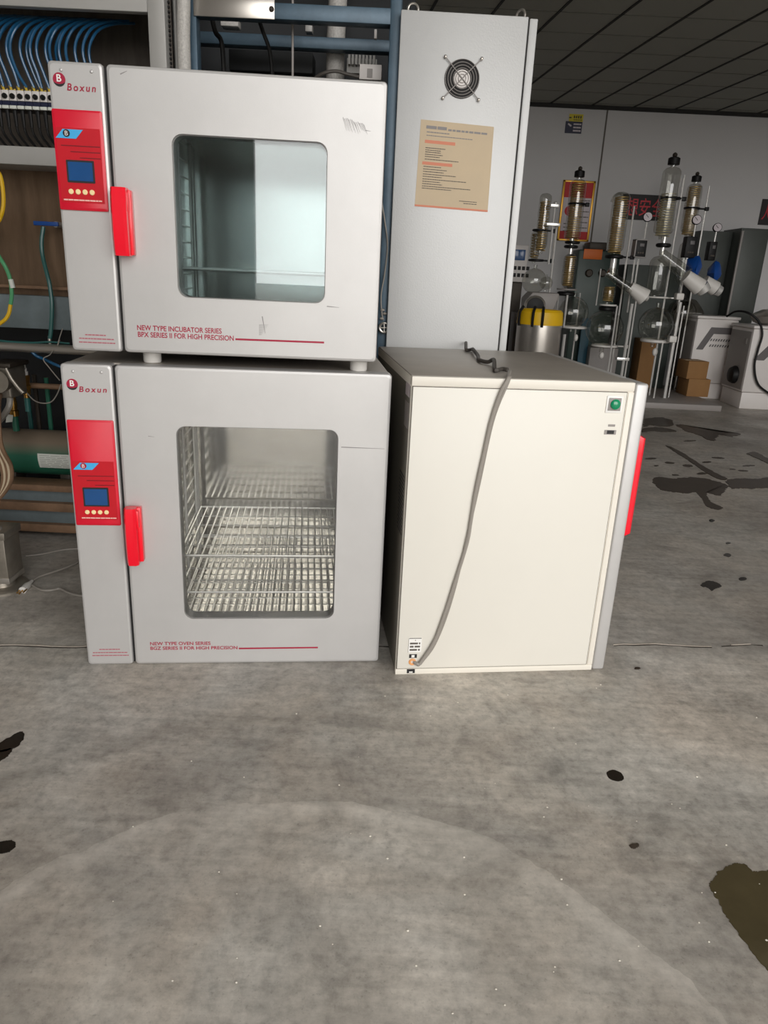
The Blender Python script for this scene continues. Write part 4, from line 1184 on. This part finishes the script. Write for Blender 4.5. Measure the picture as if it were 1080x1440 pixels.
# steel bath with yellow band
qb0, qb1 = at(726, 470, 6.55), at(788, 470, 6.55)
bx_, br_ = (qb0.x + qb1.x) / 2, (qb1.x - qb0.x) / 2
zt_, zb_, zy = at(757, 457, 6.55 - br_).z, at(757, 494, 6.55 - br_).z, at(757, 436, 6.55 - br_).z
BT = thing('heating_bath', 'round polished steel bath with a yellow band, behind the cream oven', 'bath', (bx_, 6.55, 0))
MB().lathe([(br_ * .96, zb_ - .30), (br_, zb_ - .28), (br_, zt_)], (0, 0, 0), seg=40).build('steel_drum', 'stainless', BT)
yb = MB().lathe([(br_ * 1.02, zt_ - .004), (br_ * 1.03, zt_ + .01), (br_ * .99, zy - .02), (br_ * .90, zy), (br_ * .78, zy - .01), (br_ * .80, zt_)], (0, 0, 0), seg=40)
yb = yb.build('yellow_band', 'yellowband', BT)
for aa in (-118, -95, 200):
    ca, sa = math.cos(math.radians(aa)), math.sin(math.radians(aa))
    MB().tube(spline([Vector((ca * br_ * k_, sa * br_ * k_, zt_ + (zy - zt_) * t_)) for k_, t_ in ((1.05, -.15), (1.07, .3), (1.05, .8), (.9, 1.2))], 6), .012, 8).build('black_strap', 'black', BT)
MB().box(-br_ * .8, br_ * .8, -br_ * .6, br_ * .6, 0, zb_ - .30, .01).build('bath_stand', 'darkmetal', BT)

# B
rb = Rx('glass_reactor', 'glass reactor with a black-capped condenser standing in front of the gold-framed poster', 'reactor', 800, 480, 7.35, z=PZ)
rb.column((817, 252), (801, 340), 11.5, turns=24)
rb.ring(811, 287, 11, arm=826)
q = at(803, 348, 7.35)
rb.add('valve_neck', 'labsteel', MB().cyl((q.x, 7.35, q.z - .06), (q.x, 7.35, q.z + .08), .022, seg=12))
rb.ring(803, 347, 8, tube=.014); rb.ring(805, 341, 9, tube=.012)
rb.column((803, 357), (797, 405), 9, cap=False, turns=14, name='lower_condenser')
rb.disc(797, 407, 14, .015, 'labgrey')
rb.ring(796, 413, 10, tube=.02)
rb.flask(806, 439, 21)
rb.ring(806, 460, 17, 'ptfe', tube=.012)
rb.rod(794, 505, 470, .016, -.15, z0=PZ); rb.rod(798, 460, 415, .010, -.16); rb.rod(816, 505, 412, .008, .12, z0=PZ)
rb.rod(786, 470, 412, .008, .05)
q = at(810, 475, 7.3); rb.add('drain_valve', 'ptfe', MB().sphere((q.x, 7.3, q.z), .028, 12, 8, (.7, .7, 1.2)))
# C
rc = Rx('glass_reactor', 'glass reactor with a domed amber condenser without a cap, left of the red lettered banner', 'reactor', 855, 500, 7.25, z=PZ)
rc.column((875, 270), (864, 356), 12, cap=False, turns=24, coil0=.0, coil1=.92)
q = at(877, 275, 7.25)
rc.add('top_elbow', 'labglass', MB().tube(spline([(q.x, 7.25, q.z), (q.x - .05, 7.2, q.z + .01), (q.x - .11, 7.15, q.z - .02), (q.x - .13, 7.15, q.z - .07)], 6), .014, 8))
rc.ring(864, 361, 11, tube=.016, arm=889)
q = at(862, 375, 7.25); rc.add('neck', 'labsteel', MB().cyl((q.x, 7.25, q.z - .08), (q.x, 7.25, q.z + .08), .03, seg=12))
rc.flask(861, 384, 8, name='small_flask')
rc.column((858, 402), (854, 425), 9, cap=False, turns=8, name='lower_condenser')
rc.disc(855, 429, 12, .015, 'ptfe'); rc.ring(853, 434, 8, tube=.022)
rc.flask(850, 462, 26)
rc.ring(850, 486, 17, 'ptfe', tube=.012, arm=880)
rc.cone('slanted_vapour_tube', 'labglass', (854, 384), (888, 408), 5, 7, 7.05)
rc.cone('drive_cone', 'ptfe', (886, 403), (906, 418), 7, 12, 7.05); rc.cone('drive_flange', 'labsteel', (905, 417), (911, 420), 6, 4, 7.05)
rc.rod(866, 540, 290, .009, -.05, z0=PZ, px1=892); rc.rod(889, 520, 427, .014, -.2, z0=PZ); rc.rod(898, 520, 400, .008, -.2, z0=PZ)
rc.rod(868, 500, 430, .008, -.2, z0=PZ); rc.rod(845, 430, 378, .006, -.05)
rc.gauge(911, 305, 6.5, 336); rc.ctrl((892, 361), (911, 338))
q = at(880, 505, 7.05); rc.add('rod_clamp', 'labsteel', MB().box(q.x - .09, q.x + .03, 7.03, 7.09, q.z - .015, q.z + .015, .004))
q = at(844, 499, 7.2); rc.add('drain_valve', 'ptfe', MB().sphere((q.x, 7.15, q.z), .03, 12, 8, (.8, .8, 1.1)))
rc.rod(898, 420, 365, .008, -.1); rc.rod(893, 440, 365, .008, -.1)
# D
rd = Rx('glass_reactor', 'tallest glass reactor with a wide condenser and black cap, right of the red lettered banner', 'reactor', 925, 520, 7.2, z=PZ)
rd.column((950, 235), (928, 332), 13.0, turns=17, coil0=.0, coil1=.62, rb=13.5, thin=.055, cm='coilpale')
rd.ring(943, 279, 13, arm=962)
rd.ring(933, 345, 8, tube=.018)
q = at(932, 349, 7.2); rd.add('neck', 'labsteel', MB().cyl((q.x, 7.2, q.z - .06), (q.x, 7.2, q.z + .10), .025, seg=12))
X, Yq, zb_, zt_, r_ = rd.column((929, 360), (922, 415), 14, cap=False, turns=0, name='receiver_cylinder')
rd.disc(923, 418, 18, .014, 'ptfe'); rd.ring(920, 418, 4, 'labsteel', arm=957, tube=.006)
rd.flask(922, 457, 24)
rd.ring(921, 479, 18, 'ptfe', tube=.016)
rd.rod(951, 560, 246, .010, .0, px1=963, z0=PZ); rd.rod(957, 540, 425, .016, -.15, z0=PZ); rd.rod(932, 545, 482, .008, -.2, z0=PZ); rd.rod(962, 540, 430, .007, -.1, z0=PZ)
q = at(956, 417, 7.0); rd.add('rod_boss', 'ptfe', MB().box(q.x - .035, q.x + .035, 6.98, 7.06, q.z - .03, q.z + .03, .01))
q = at(946, 477, 7.0); rd.add('rod_boss', 'ptfe', MB().box(q.x - .035, q.x + .035, 6.98, 7.06, q.z - .03, q.z + .03, .01))
q = at(921, 495, 7.1); rd.add('drain_valve', 'ptfe', MB().sphere((q.x, 7.1, q.z), .032, 12, 8, (.8, .8, 1.2)))
rd.cone('slanted_vapour_tube', 'labglass', (930, 358), (966, 386), 8, 10, 7.05)
rd.cone('drive_cone', 'ptfe', (964, 388), (984, 404), 9, 12, 6.95); rd.cone('drive_flange', 'labsteel', (986, 402), (991, 410), 10, 9, 6.95)
rd.gauge(980, 309, 6.5, 334); rd.ctrl((962, 362), (982, 333), 'black', frame=False)
qa, qb = at(968, 388, 7.1), at(992, 364, 7.1)
rd.add('motor_cover', 'bluemotor', lump(qa.x, qb.x, 7.1, 7.3, qa.z - .03, qb.z + .02, 3)); rd.rod(965, 440, 365, .010, -.05)
# E
re_ = Rx('glass_reactor', 'slimmer glass reactor standing behind the tallest one, its black cap lower', 'reactor', 970, 500, 7.75, z=PZ)
re_.column((979, 258), (966, 330), 10.5, turns=24, coil0=.0, coil1=.94)
re_.ring(973, 293, 10, arm=994)
re_.rod(998, 520, 262, .009, .0, z0=PZ)
re_.gauge(1009, 320, 6, 345); re_.ctrl((995, 366), (1010, 340), 'black', frame=False)
qa, qb = at(998, 392, 7.6), at(1018, 372, 7.6)
re_.add('motor_cover', 'bluemotor', lump(qa.x, qb.x, 7.55, 7.75, qa.z - .04, qb.z + .02, 8))
re_.cone('drive_cone', 'ptfe', (990, 396), (1006, 406), 9, 10, 7.5); re_.cone('drive_flange', 'labsteel', (1007, 407), (1013, 410), 8, 7, 7.5)
re_.column((968, 340), (958, 400), 11, cap=False, turns=0, name='receiver_cylinder'); re_.flask(958, 440, 20, dY=.05)

# white circulators
def circ(name, label, x0, x1, y0, y1, h, knob=True, group='white circulating chillers'):
    t = thing(name, label, 'chiller', (x0, y0, 0), 0, group)
    w, d = x1 - x0, y1 - y0
    MB().box(0, w, 0, d, .16, h, .012).build('cabinet_body', 'labwhite', t)
    MB().box(.012, w - .012, .012, d - .012, 0, .157, .006).build('plinth', 'labwhite', t)
    MB().box(-.004, .0, .02, d - .02, .18, h - .03, .002).build('side_panel', 'labgrey', t)
    MB().box(-.01, w + .01, -.012, d + .01, h, h + .028, .008).build('top_rim', 'labwhite', t)
    fp = MB().prism([(w * .08, h * .62), (w * .36, h * .90), (w * .98, h * .90), (w * .98, h * .82), (w * .44, h * .82), (w * .24, h * .62)], front, .0, -.006).build('slanted_panel', 'slate', t)
    m = MB()
    for j in range(2):
        for k in range(9):
            u = w * .38 + k * w * .062; z = h * (.66 + .07 * j)
            m.prism([(u, z), (u + .012, z), (u + .022, z + .024), (u + .010, z + .024)], front, -.001, -.005)
    m.build('vent_slots', 'slate', t)
    if knob:
        k_ = MB().lathe([(.085, 0), (.085, .02), (.07, .05), (.03, .06)], (-.002, d * .42, h * .40), (-1, 0, 0), 24).build('side_fan', 'black', t)
        MB().box(-.008, -.003, d * .18, d * .30, h * .80, h * .87, .001).build('side_label', 'labgrey', t)
    return t
qn = onz(1038, 574.6); qf = onz(1000.4, 561.7)
hh = at(1057, 462, qn.y).z
circ('circulating_chiller', 'white chiller nearest the right edge with a black round fan on its grey side', qn.x, qn.x + .62, qn.y, qn.y + .46, hh)
q = at(968, 540, 7.52)
h2 = at(968, 447, 7.52).z
circ('circulating_chiller', 'white chiller behind the cardboard boxes, right of the tallest reactor', q.x - .02, q.x + .40, 7.52, 7.90, h2, knob=False)
# black cable over the right chiller, bowl and plastic wrap on top
cable('black_cable', 'black cable looping over the front of the right chiller', 'cable', 'black', [(1022, 445, 7.2), (1035, 438, 7.1), (1052, 440, 7.0), (1067, 452, 6.95), (1072, 470, 6.92), (1066, 492, 6.92), (1061, 515, 6.92), (1066, 540, 6.92), (1085, 556, 6.92)], .010)
q = at(1078, 462, 7.25)
piece('steel_bowl', 'mesh-covered steel bowl on top of the right chiller at the edge of view', 'bowl', 'stainless', MB().lathe([(.10, 0), (.16, .02), (.20, .08), (.19, .09), (.10, .14), (.02, .155)], (q.x + .03, 7.25, hh + .028), seg=30))
rs = random.Random(4)
m = MB()
q0 = at(990, 446, 7.40)
pts = [Vector((q0.x + a_, 7.55 + b_, h2 + .03 + c_)) for a_, b_, c_ in ((-.16, -.06, 0), (.16, -.1, .0), (.2, .12, .0), (-.14, .12, 0), (-.08, .0, .12), (.05, -.02, .16), (.14, .05, .10), (-.02, .1, .13), (-.14, -.02, .06))]
m.hull([p + Vector((0, .30, 0)) for p in pts], .02)
piece('plastic_wrap', 'crumpled clear plastic wrap lying on the chiller behind the cardboard boxes', 'plastic bag', 'wrap', m)
# cardboard boxes
def carton(label, pa, pb, Y, dep, z0=0.0, rot=0.0):
    A, B = at(*pa, Y), at(*pb, Y)
    t = thing('cardboard_box', label, 'box', ((A.x + B.x) / 2, Y + dep / 2, z0), rot, 'cardboard boxes by the reactors')
    w = abs(B.x - A.x); z1 = max(A.z, B.z) - z0
    MB().box(-w / 2, w / 2, -dep / 2, dep / 2, 0, z1, .004).build('carton', 'card', t)
    MB().box(-w / 2 + .01, w / 2 - .01, -.025, .025, z1 - .002, z1 + .0015).build('tape', 'paper', t)
zc_ = onz(982, 558, PZ).y
carton('cardboard box in front of the rear chiller, under the small carton', (965, 557), (1000, 534), zc_, .28, z0=PZ)
zbx = at(980, 534, zc_).z
carton('small cardboard box stacked on the other carton in front of the rear chiller', (963, 533), (997, 509), zc_ + .02, .24, z0=zbx + .002, rot=.08)
carton('upright cardboard box between two reactors, behind the round flask of the tallest', (893, 545), (925, 478), 7.75, .25, z0=PZ)
# dark cabinet at the wall
A, B = at(1022, 440, 7.95), at(1082, 322, 7.95)
DCB = thing('storage_cabinet', 'dark grey metal cabinet standing by the back wall at the right', 'cabinet', (A.x, 7.95, 0))
MB().box(-.0, B.x - A.x + .02, .02, .45, .1, B.z, .006).build('cabinet_body', 'darkcab', DCB)
MB().box(.012, B.x - A.x + .008, .0, .02, A.z - .25, B.z - .02, .004).build('cabinet_door', 'darkcab', DCB)
MB().box(-.012, .008, -.03, .0, A.z - .1, B.z - .03, .003).build('edge_bar', 'labgrey', DCB)
A2 = at(985, 330, 8.15)
MB().box(A2.x - A.x, -.002, .2, .44, .1, B.z - .03, .004).build('side_cupboard', 'darkcab', DCB)
for dx in (.05, B.x - A.x - .05): MB().box(dx - .02, dx + .02, .1, .14, 0, .1).build('cabinet_foot', 'darkmetal', DCB)
# green machine with an orange plate behind
A, B = at(815, 470, 8.05), at(862, 344, 8.05)
GM = thing('green_machine', 'dark green machine with an orange plate behind the glass reactors', 'machine', ((A.x + B.x) / 2, 8.05, 0))
w = (B.x - A.x) / 2
MB().box(-w - .12, w + .10, 0, .34, .1, B.z - .06, .02).build('machine_body', 'greenmachine', GM)
MB().box(-w, w * .6, .05, .3, B.z - .06, B.z + .02, .01).build('machine_top', 'darkmetal', GM)
C_ = at(820, 364, 8.04); D_ = at(848, 351, 8.04)
MB().box(C_.x - GM.location.x, D_.x - GM.location.x, -.008, .002, C_.z, D_.z, .003).build('orange_plate', 'orangeplate', GM)
for px in (848, 829): 
    e_ = at(px, 384, 8.02); MB().lathe([(.04, 0), (.04, .02), (.03, .03)], (e_.x - GM.location.x, 0, e_.z), (0, -1, 0), 20).build('port_ring', 'darkmetal', GM)
for dx in (-w, w): MB().box(dx - .03, dx + .03, .1, .2, 0, .1).build('machine_foot', 'darkmetal', GM)
A, B = at(800, 520, 7.9), at(832, 448, 7.9)
piece('teal_board', 'teal upright board behind the flask of the reactor by the framed poster', 'board', 'teal', MB().box(A.x + .08, B.x, 7.9, 7.93, PZ, B.z, .004))
A, B = at(826, 530, 7.75), at(858, 490, 7.75)
piece('grey_box', 'grey box on the base plate behind the domed reactor', 'box', 'labgrey', MB().box(A.x, B.x + .1, 7.78, 8.02, PZ, B.z, .008))
A, B = at(905, 420, 8.0), at(885, 345, 8.0)
piece('grey_pump_cabinet', 'grey-green cabinet by the back wall below the red lettered banner', 'cabinet', 'greygreen', MB().box(B.x + .02, B.x + .60, 8.02, 8.38, 0, at(895, 372, 8.0).z, .01))
# analyser panel
A, B = at(716, 396, 7.6), at(744, 345, 7.6)
AN = thing('instrument_console', 'white instrument console with a dark screen and black keys beside the tall grey cabinet', 'instrument', ((A.x + B.x) / 2, 7.6, 0))
w = (B.x - A.x) / 2
MB().box(-w, w, 0, .25, A.z, B.z, .008).build('console_body', 'labwhite', AN)
sx = at(738, 365, 7.6).x - AN.location.x
MB().box(-w + .02, sx, -.006, .002, at(730, 366, 7.6).z, at(730, 351, 7.6).z, .002).build('screen', 'lcd', AN)
for j in range(2):
    for k in range(4):
        x = -w + .03 + k * .043; z = at(730, 377 + 10 * j, 7.6).z
        MB().box(x, x + .03, -.008, .002, z - .018, z + .018, .002).build('key', 'black', AN)
MB().box(-w + .02, w - .02, .05, .22, 0, A.z, .01).build('console_stand', 'darkmetal', AN)
# wall signs
def onwall(name, label, cat, px0, px1, m, dep=.012, group=None):
    A, B = at(*px0, YB - dep), at(*px1, YB - dep)
    x0, x1 = sorted((A.x, B.x)); z0, z1 = sorted((A.z, B.z))
    t = thing(name, label, cat, (x0, YB - dep, z0), 0, group)
    return t, x1 - x0, z1 - z0
t, w, h = onwall('wall_banner', 'black banner with red characters on the back wall behind the reactors', 'banner', (872, 308), (934, 275), 'signblack')
MB().box(0, w, 0, .011, 0, h).build('banner_sheet', 'signblack', t)
for s, u0, u1 in (('\u60f3', at(880, 290, YB).x - t.location.x, at(897, 290, YB).x - t.location.x), ('\u5b89', at(899, 290, YB).x - t.location.x, at(914, 290, YB).x - t.location.x), ('\u5168', at(916, 290, YB).x - t.location.x, at(931, 290, YB).x - t.location.x)):
    text('banner_character', s, 'signred', t, u0, u1, h * .16, h * .86, -.003, bold=.005, th=.002)
t, w, h = onwall('wall_banner', 'black banner with one red character at the right edge of the back wall', 'banner', (1066, 316), (1100, 281), 'signblack')
MB().box(0, w, 0, .011, 0, h).build('banner_sheet', 'signblack', t)
text('banner_character', '\u4eba', 'signred', t, w * .1, w * .55, h * .2, h * .8, -.003, bold=.005)
t, w, h = onwall('wall_poster', 'gold-framed poster with a red heading on the back wall behind the reactors', 'poster', (783, 338), (838, 255), 'gold')
MB().box(.01, w - .01, .002, .011, .01, h - .01).build('poster_sheet', 'posterwhite', t)
f = MB()
for a0, a1, b0, b1 in ((0, .022, 0, h), (w - .022, w, 0, h), (0, w, 0, .02), (0, w, h - .02, h)): f.box(a0, a1, -.010, .011, b0, b1, .003)
f.build('poster_frame', 'gold', t)
MB().box(.022, w - .022, -.001, .003, h - .17, h - .02).build('poster_heading', 'posterred', t)
MB().box(.022, w - .022, -.001, .003, .02, .10).build('poster_footer', 'posterred', t)
m = MB()
for k in range(6): words(m, w * .62, w * .9, h * .22 + k * h * .09, h * .235 + k * h * .09, v0=.002, v1=-.001, seed=k)
for k in range(3): words(m, w * .15, w * .45, h * .16 + k * h * .06, h * .175 + k * h * .06, v0=.002, v1=-.001, seed=k + 8)
m.build('poster_print', 'greyink', t)
MB().lathe([(.05, 0), (.05, .004)], (w * .28, .001, h * .50), (0, -1, 0), 20).build('poster_emblem', 'posterred', t)
t, w, h = onwall('wall_sign', 'small yellow and navy sign high on the back wall', 'sign', (794, 187), (822, 161), 'navy', .006)
MB().box(0, w - .012, 0, .005, 0, h * .62).build('navy_half', 'navy', t)
MB().box(.03, w - .01, 0, .005, h * .62, h).build('yellow_half', 'signyellow', t)
m = MB()
for k in range(3): words(m, w * .45, w * .88, h * (.10 + .17 * k), h * (.18 + .17 * k), v0=0, v1=-.0015, seed=k, gap=.2)
m.hull([(w * a_, y_, h * b_) for a_, b_ in ((.12, .46), (.16, .52), (.34, .42), (.34, .36), (.28, .34)) for y_ in (0, -.0015)])
m.build('navy_print', 'posterwhite', t)
m = MB()
for k in range(4): m.box(w * (.42 + .12 * k), w * (.49 + .12 * k), -.0015, 0, h * .78, h * .92)
words(m, w * .42, w * .9, h * .68, h * .72, v0=0, v1=-.0015, seed=3)
m.build('yellow_print', 'blackink', t)
words(MB(), w * .16, w * .34, h * .78, h * .84, v0=0, v1=-.0015, seed=4).build('yellow_symbol', 'blackink', t)

# ------------------------------------------------------------------ wet patches and grit on the floor
def puddle(name, label, m, px, h=.0012, group=None, jag=.0, cat='wet patch'):
    P_ = [onz(x, y, 0) for x, y in px]
    n = len(P_)
    sp_ = []; jx = jy = 0
    for i in range(n):
        a, b, c, d = P_[i - 1], P_[i], P_[(i + 1) % n], P_[(i + 2) % n]
        for k in range(14):
            t = k / 14
            q = 0.5 * ((2 * b) + (c - a) * t + (2 * a - 5 * b + 4 * c - d) * t * t + (3 * b - a - 3 * c + d) * t ** 3)
            jx = jx * .6 + rs.uniform(-jag, jag) * .55; jy = jy * .45 + rs.uniform(-jag, jag) * (.8 if m == 'damp' else .55)
            q = q + Vector((jx, jy, 0)); sp_.append(q)
    ce = sum(sp_, Vector()) / len(sp_)
    mb = MB()
    mb.ringmesh([[Vector((q.x, q.y, 0.0002)) for q in sp_], [Vector(((q.x - ce.x) * .985 + ce.x, (q.y - ce.y) * .985 + ce.y, h)) for q in sp_]], cap0=False)
    return tag(mb.build(name, m, smooth=0), label, cat, group)
rs = random.Random(21)
puddle('oily_puddle', 'large dark oily puddle on the concrete at the lower right', 'wet', [(998, 1246), (1008, 1228), (1026, 1216), (1044, 1215), (1062, 1226), (1088, 1228), (1150, 1290), (1160, 1420), (1100, 1385), (1062, 1345), (1030, 1300), (1010, 1268)], jag=.004)
puddle('oil_spot', 'small dark oval spot on the concrete in front of the cream oven', 'wetblack', [(853, 1087), (862, 1083), (874, 1088), (877, 1096), (868, 1099), (857, 1095)], jag=.001)
puddle('oily_puddle', 'black wet patch with a notch on the concrete at the left edge', 'wetblack', [(-20, 1050), (0, 1045), (18, 1034), (33, 1029), (32, 1040), (21, 1052), (4, 1058), (-20, 1060)], jag=.003)
puddle('oily_puddle', 'black wet patch at the left edge just below the notched one', 'wetblack', [(-20, 1062), (0, 1056), (17, 1053), (12, 1062), (2, 1070), (-20, 1076)], jag=.003)
puddle('oily_puddle', 'small black wet patch at the left edge, lowest on that side', 'wetblack', [(-20, 1186), (0, 1184), (14, 1182), (22, 1186), (18, 1195), (4, 1201), (-20, 1202)], jag=.002)
dp = 'damp patches on the floor right of the cream oven'
for args in (
  ('broad dark damp patch on the floor right of the red handle', [(917, 675), (928, 671), (945, 673), (960, 672), (976, 671), (992, 673), (1008, 677), (1024, 683), (1020, 690), (1012, 697), (998, 694), (984, 692), (966, 694), (948, 692), (928, 688)], .010),
  ('olive damp tail curling down from the broad damp patch', [(978, 690), (990, 690), (995, 698), (1000, 706), (1016, 714), (1008, 717), (994, 712), (987, 702)], .006),
  ('dark damp strip running to the right edge beside the broad damp patch', [(1022, 676), (1040, 673), (1066, 673), (1100, 670), (1100, 684), (1066, 687), (1040, 687), (1028, 687)], .010),
  ('dark damp streak slanting across the floor above the broad damp patch', [(936, 627), (942, 628), (958, 636), (972, 645), (988, 655), (1004, 664), (1022, 673), (1014, 675), (998, 668), (980, 656), (964, 645), (948, 635)], .006),
  ('long dark damp patch on the floor in front of the reactors', [(950, 597), (966, 599), (984, 602), (1012, 607), (1040, 610), (1030, 614), (1010, 612), (1004, 620), (992, 617), (980, 611), (962, 605)], .018),
  ('black wet patch in front of the reactors, close behind the cream oven', [(906, 590), (916, 588), (930, 587), (946, 592), (944, 599), (930, 600), (914, 598), (906, 600)], .012),
  ('thin damp streak under the black wet patch behind the cream oven', [(904, 603), (922, 601), (940, 603), (952, 607), (936, 608), (918, 607), (904, 608)], .010),
  ('greenish damp streak near the right chiller at the edge of view', [(1050, 638), (1062, 636), (1080, 645), (1095, 652), (1090, 656), (1072, 648), (1058, 642)], .008)):
    hz = globals().get('hz', .0008) + .00035
    puddle('damp_patch', args[0], 'damp', args[1], h=hz, group=dp, jag=args[2])
for k, (x, y, a_, b_) in enumerate(((915, 645, 8, 1.2), (942, 651, 7, 1.3), (923, 655, 3, .8), (967, 655, 7, 1.8), (994, 650, 6, 1.2), (1010, 644, 9, 1.1), (1053, 655, 9, .9), (950, 668, 5, .9), (987, 666, 7, 1.6), (1045, 662, 7, 1.0), (970, 620, 9, .9), (1030, 660, 4, .8))):
    puddle('damp_streak', 'short thin damp streak on the floor around the slanting streak, beside the broad damp patch', 'damp', [(x + a_ * math.cos(t * PI / 4), y + b_ * math.sin(t * PI / 4) + .25 * a_ * math.cos(t * PI / 4) * (.25 if k % 2 else -.15)) for t in range(8)], group='short damp streaks', jag=.004)
puddle('oil_spot', 'dark irregular oil spot on the floor right of the cream oven, largest of several', 'wetblack', [(988, 820), (998, 817), (1010, 820), (1014, 825), (1006, 828), (1000, 831), (994, 826), (987, 825)], jag=.004)
for (x, y, a_, b_, lab) in ((1045, 814, 6, 3, 'small round oil spot right of the largest oil spot'), (1023, 781, 5, 2.5, 'small oil spot above the row of two round ones, near the damp patch'), (1001, 732, 4, 2, 'tiny oil spot just under the broad damp patch'), (1024, 764, 3, 1.5, 'tiny oil spot between the damp patch and the larger spots'), (896, 940, 5, 2, 'faint dark spot on the floor just below the joint, beside the cream oven'), (893, 1190, 7, 4, 'faint brown spot on the concrete below the dark oval one')):
    puddle('oil_spot', lab, 'wetblack' if y < 900 else 'damp', [(x + a_ * math.cos(k * PI / 3) * rs.uniform(.7, 1.2), y + b_ * math.sin(k * PI / 3) * rs.uniform(.7, 1.2)) for k in range(6)], jag=.001)
m = MB()
for k in range(60):
    x, y = rs.uniform(-20, 1100), rs.uniform(960, 1440)
    q = onz(x, y, .001); s = rs.uniform(.0008, .0022)
    m.sphere((q.x, q.y, .0008), s, 6, 4, (1.3, 1, .7))
gr = tag(m.build('floor_grit', 'grit'), 'tiny white grains of grit scattered over the concrete', 'grit')
gr['kind'] = 'stuff'

# ------------------------------------------------------------------ daylight through the big doorway
w = bpy.data.worlds.new('sky'); sc.world = w; w.use_nodes = True
bg = w.node_tree.nodes['Background']
bg.inputs['Color'].default_value = (1.0, 0.985, 0.965, 1)
bg.inputs['Strength'].default_value = 4.9
ld = bpy.data.lights.new('door_portal', 'AREA')
ld.shape = 'RECTANGLE'; ld.size = DX1 - DX0; ld.size_y = DZ
ld.cycles.is_portal = True
lo = bpy.data.objects.new('door_portal', ld); COL.objects.link(lo)
lo.location = ((DX0 + DX1) / 2, YF - .1, DZ / 2)
lo.rotation_euler = (math.radians(90), 0, 0)       # faces into the room (+y)

sc.view_settings.view_transform = 'Standard'
sc.view_settings.look = 'None'
sc.view_settings.gamma = 1
sc.view_settings.use_curve_mapping = False
sc.view_settings.exposure = 0.0
cy = sc.cycles
cy.use_denoising = True
try: cy.denoiser = 'OPENIMAGEDENOISE'
except Exception: pass
cy.max_bounces = 12; cy.diffuse_bounces = 5; cy.glossy_bounces = 6; cy.transparent_max_bounces = 24
cy.caustics_reflective = False; cy.caustics_refractive = False
cy.sample_clamp_indirect = 8
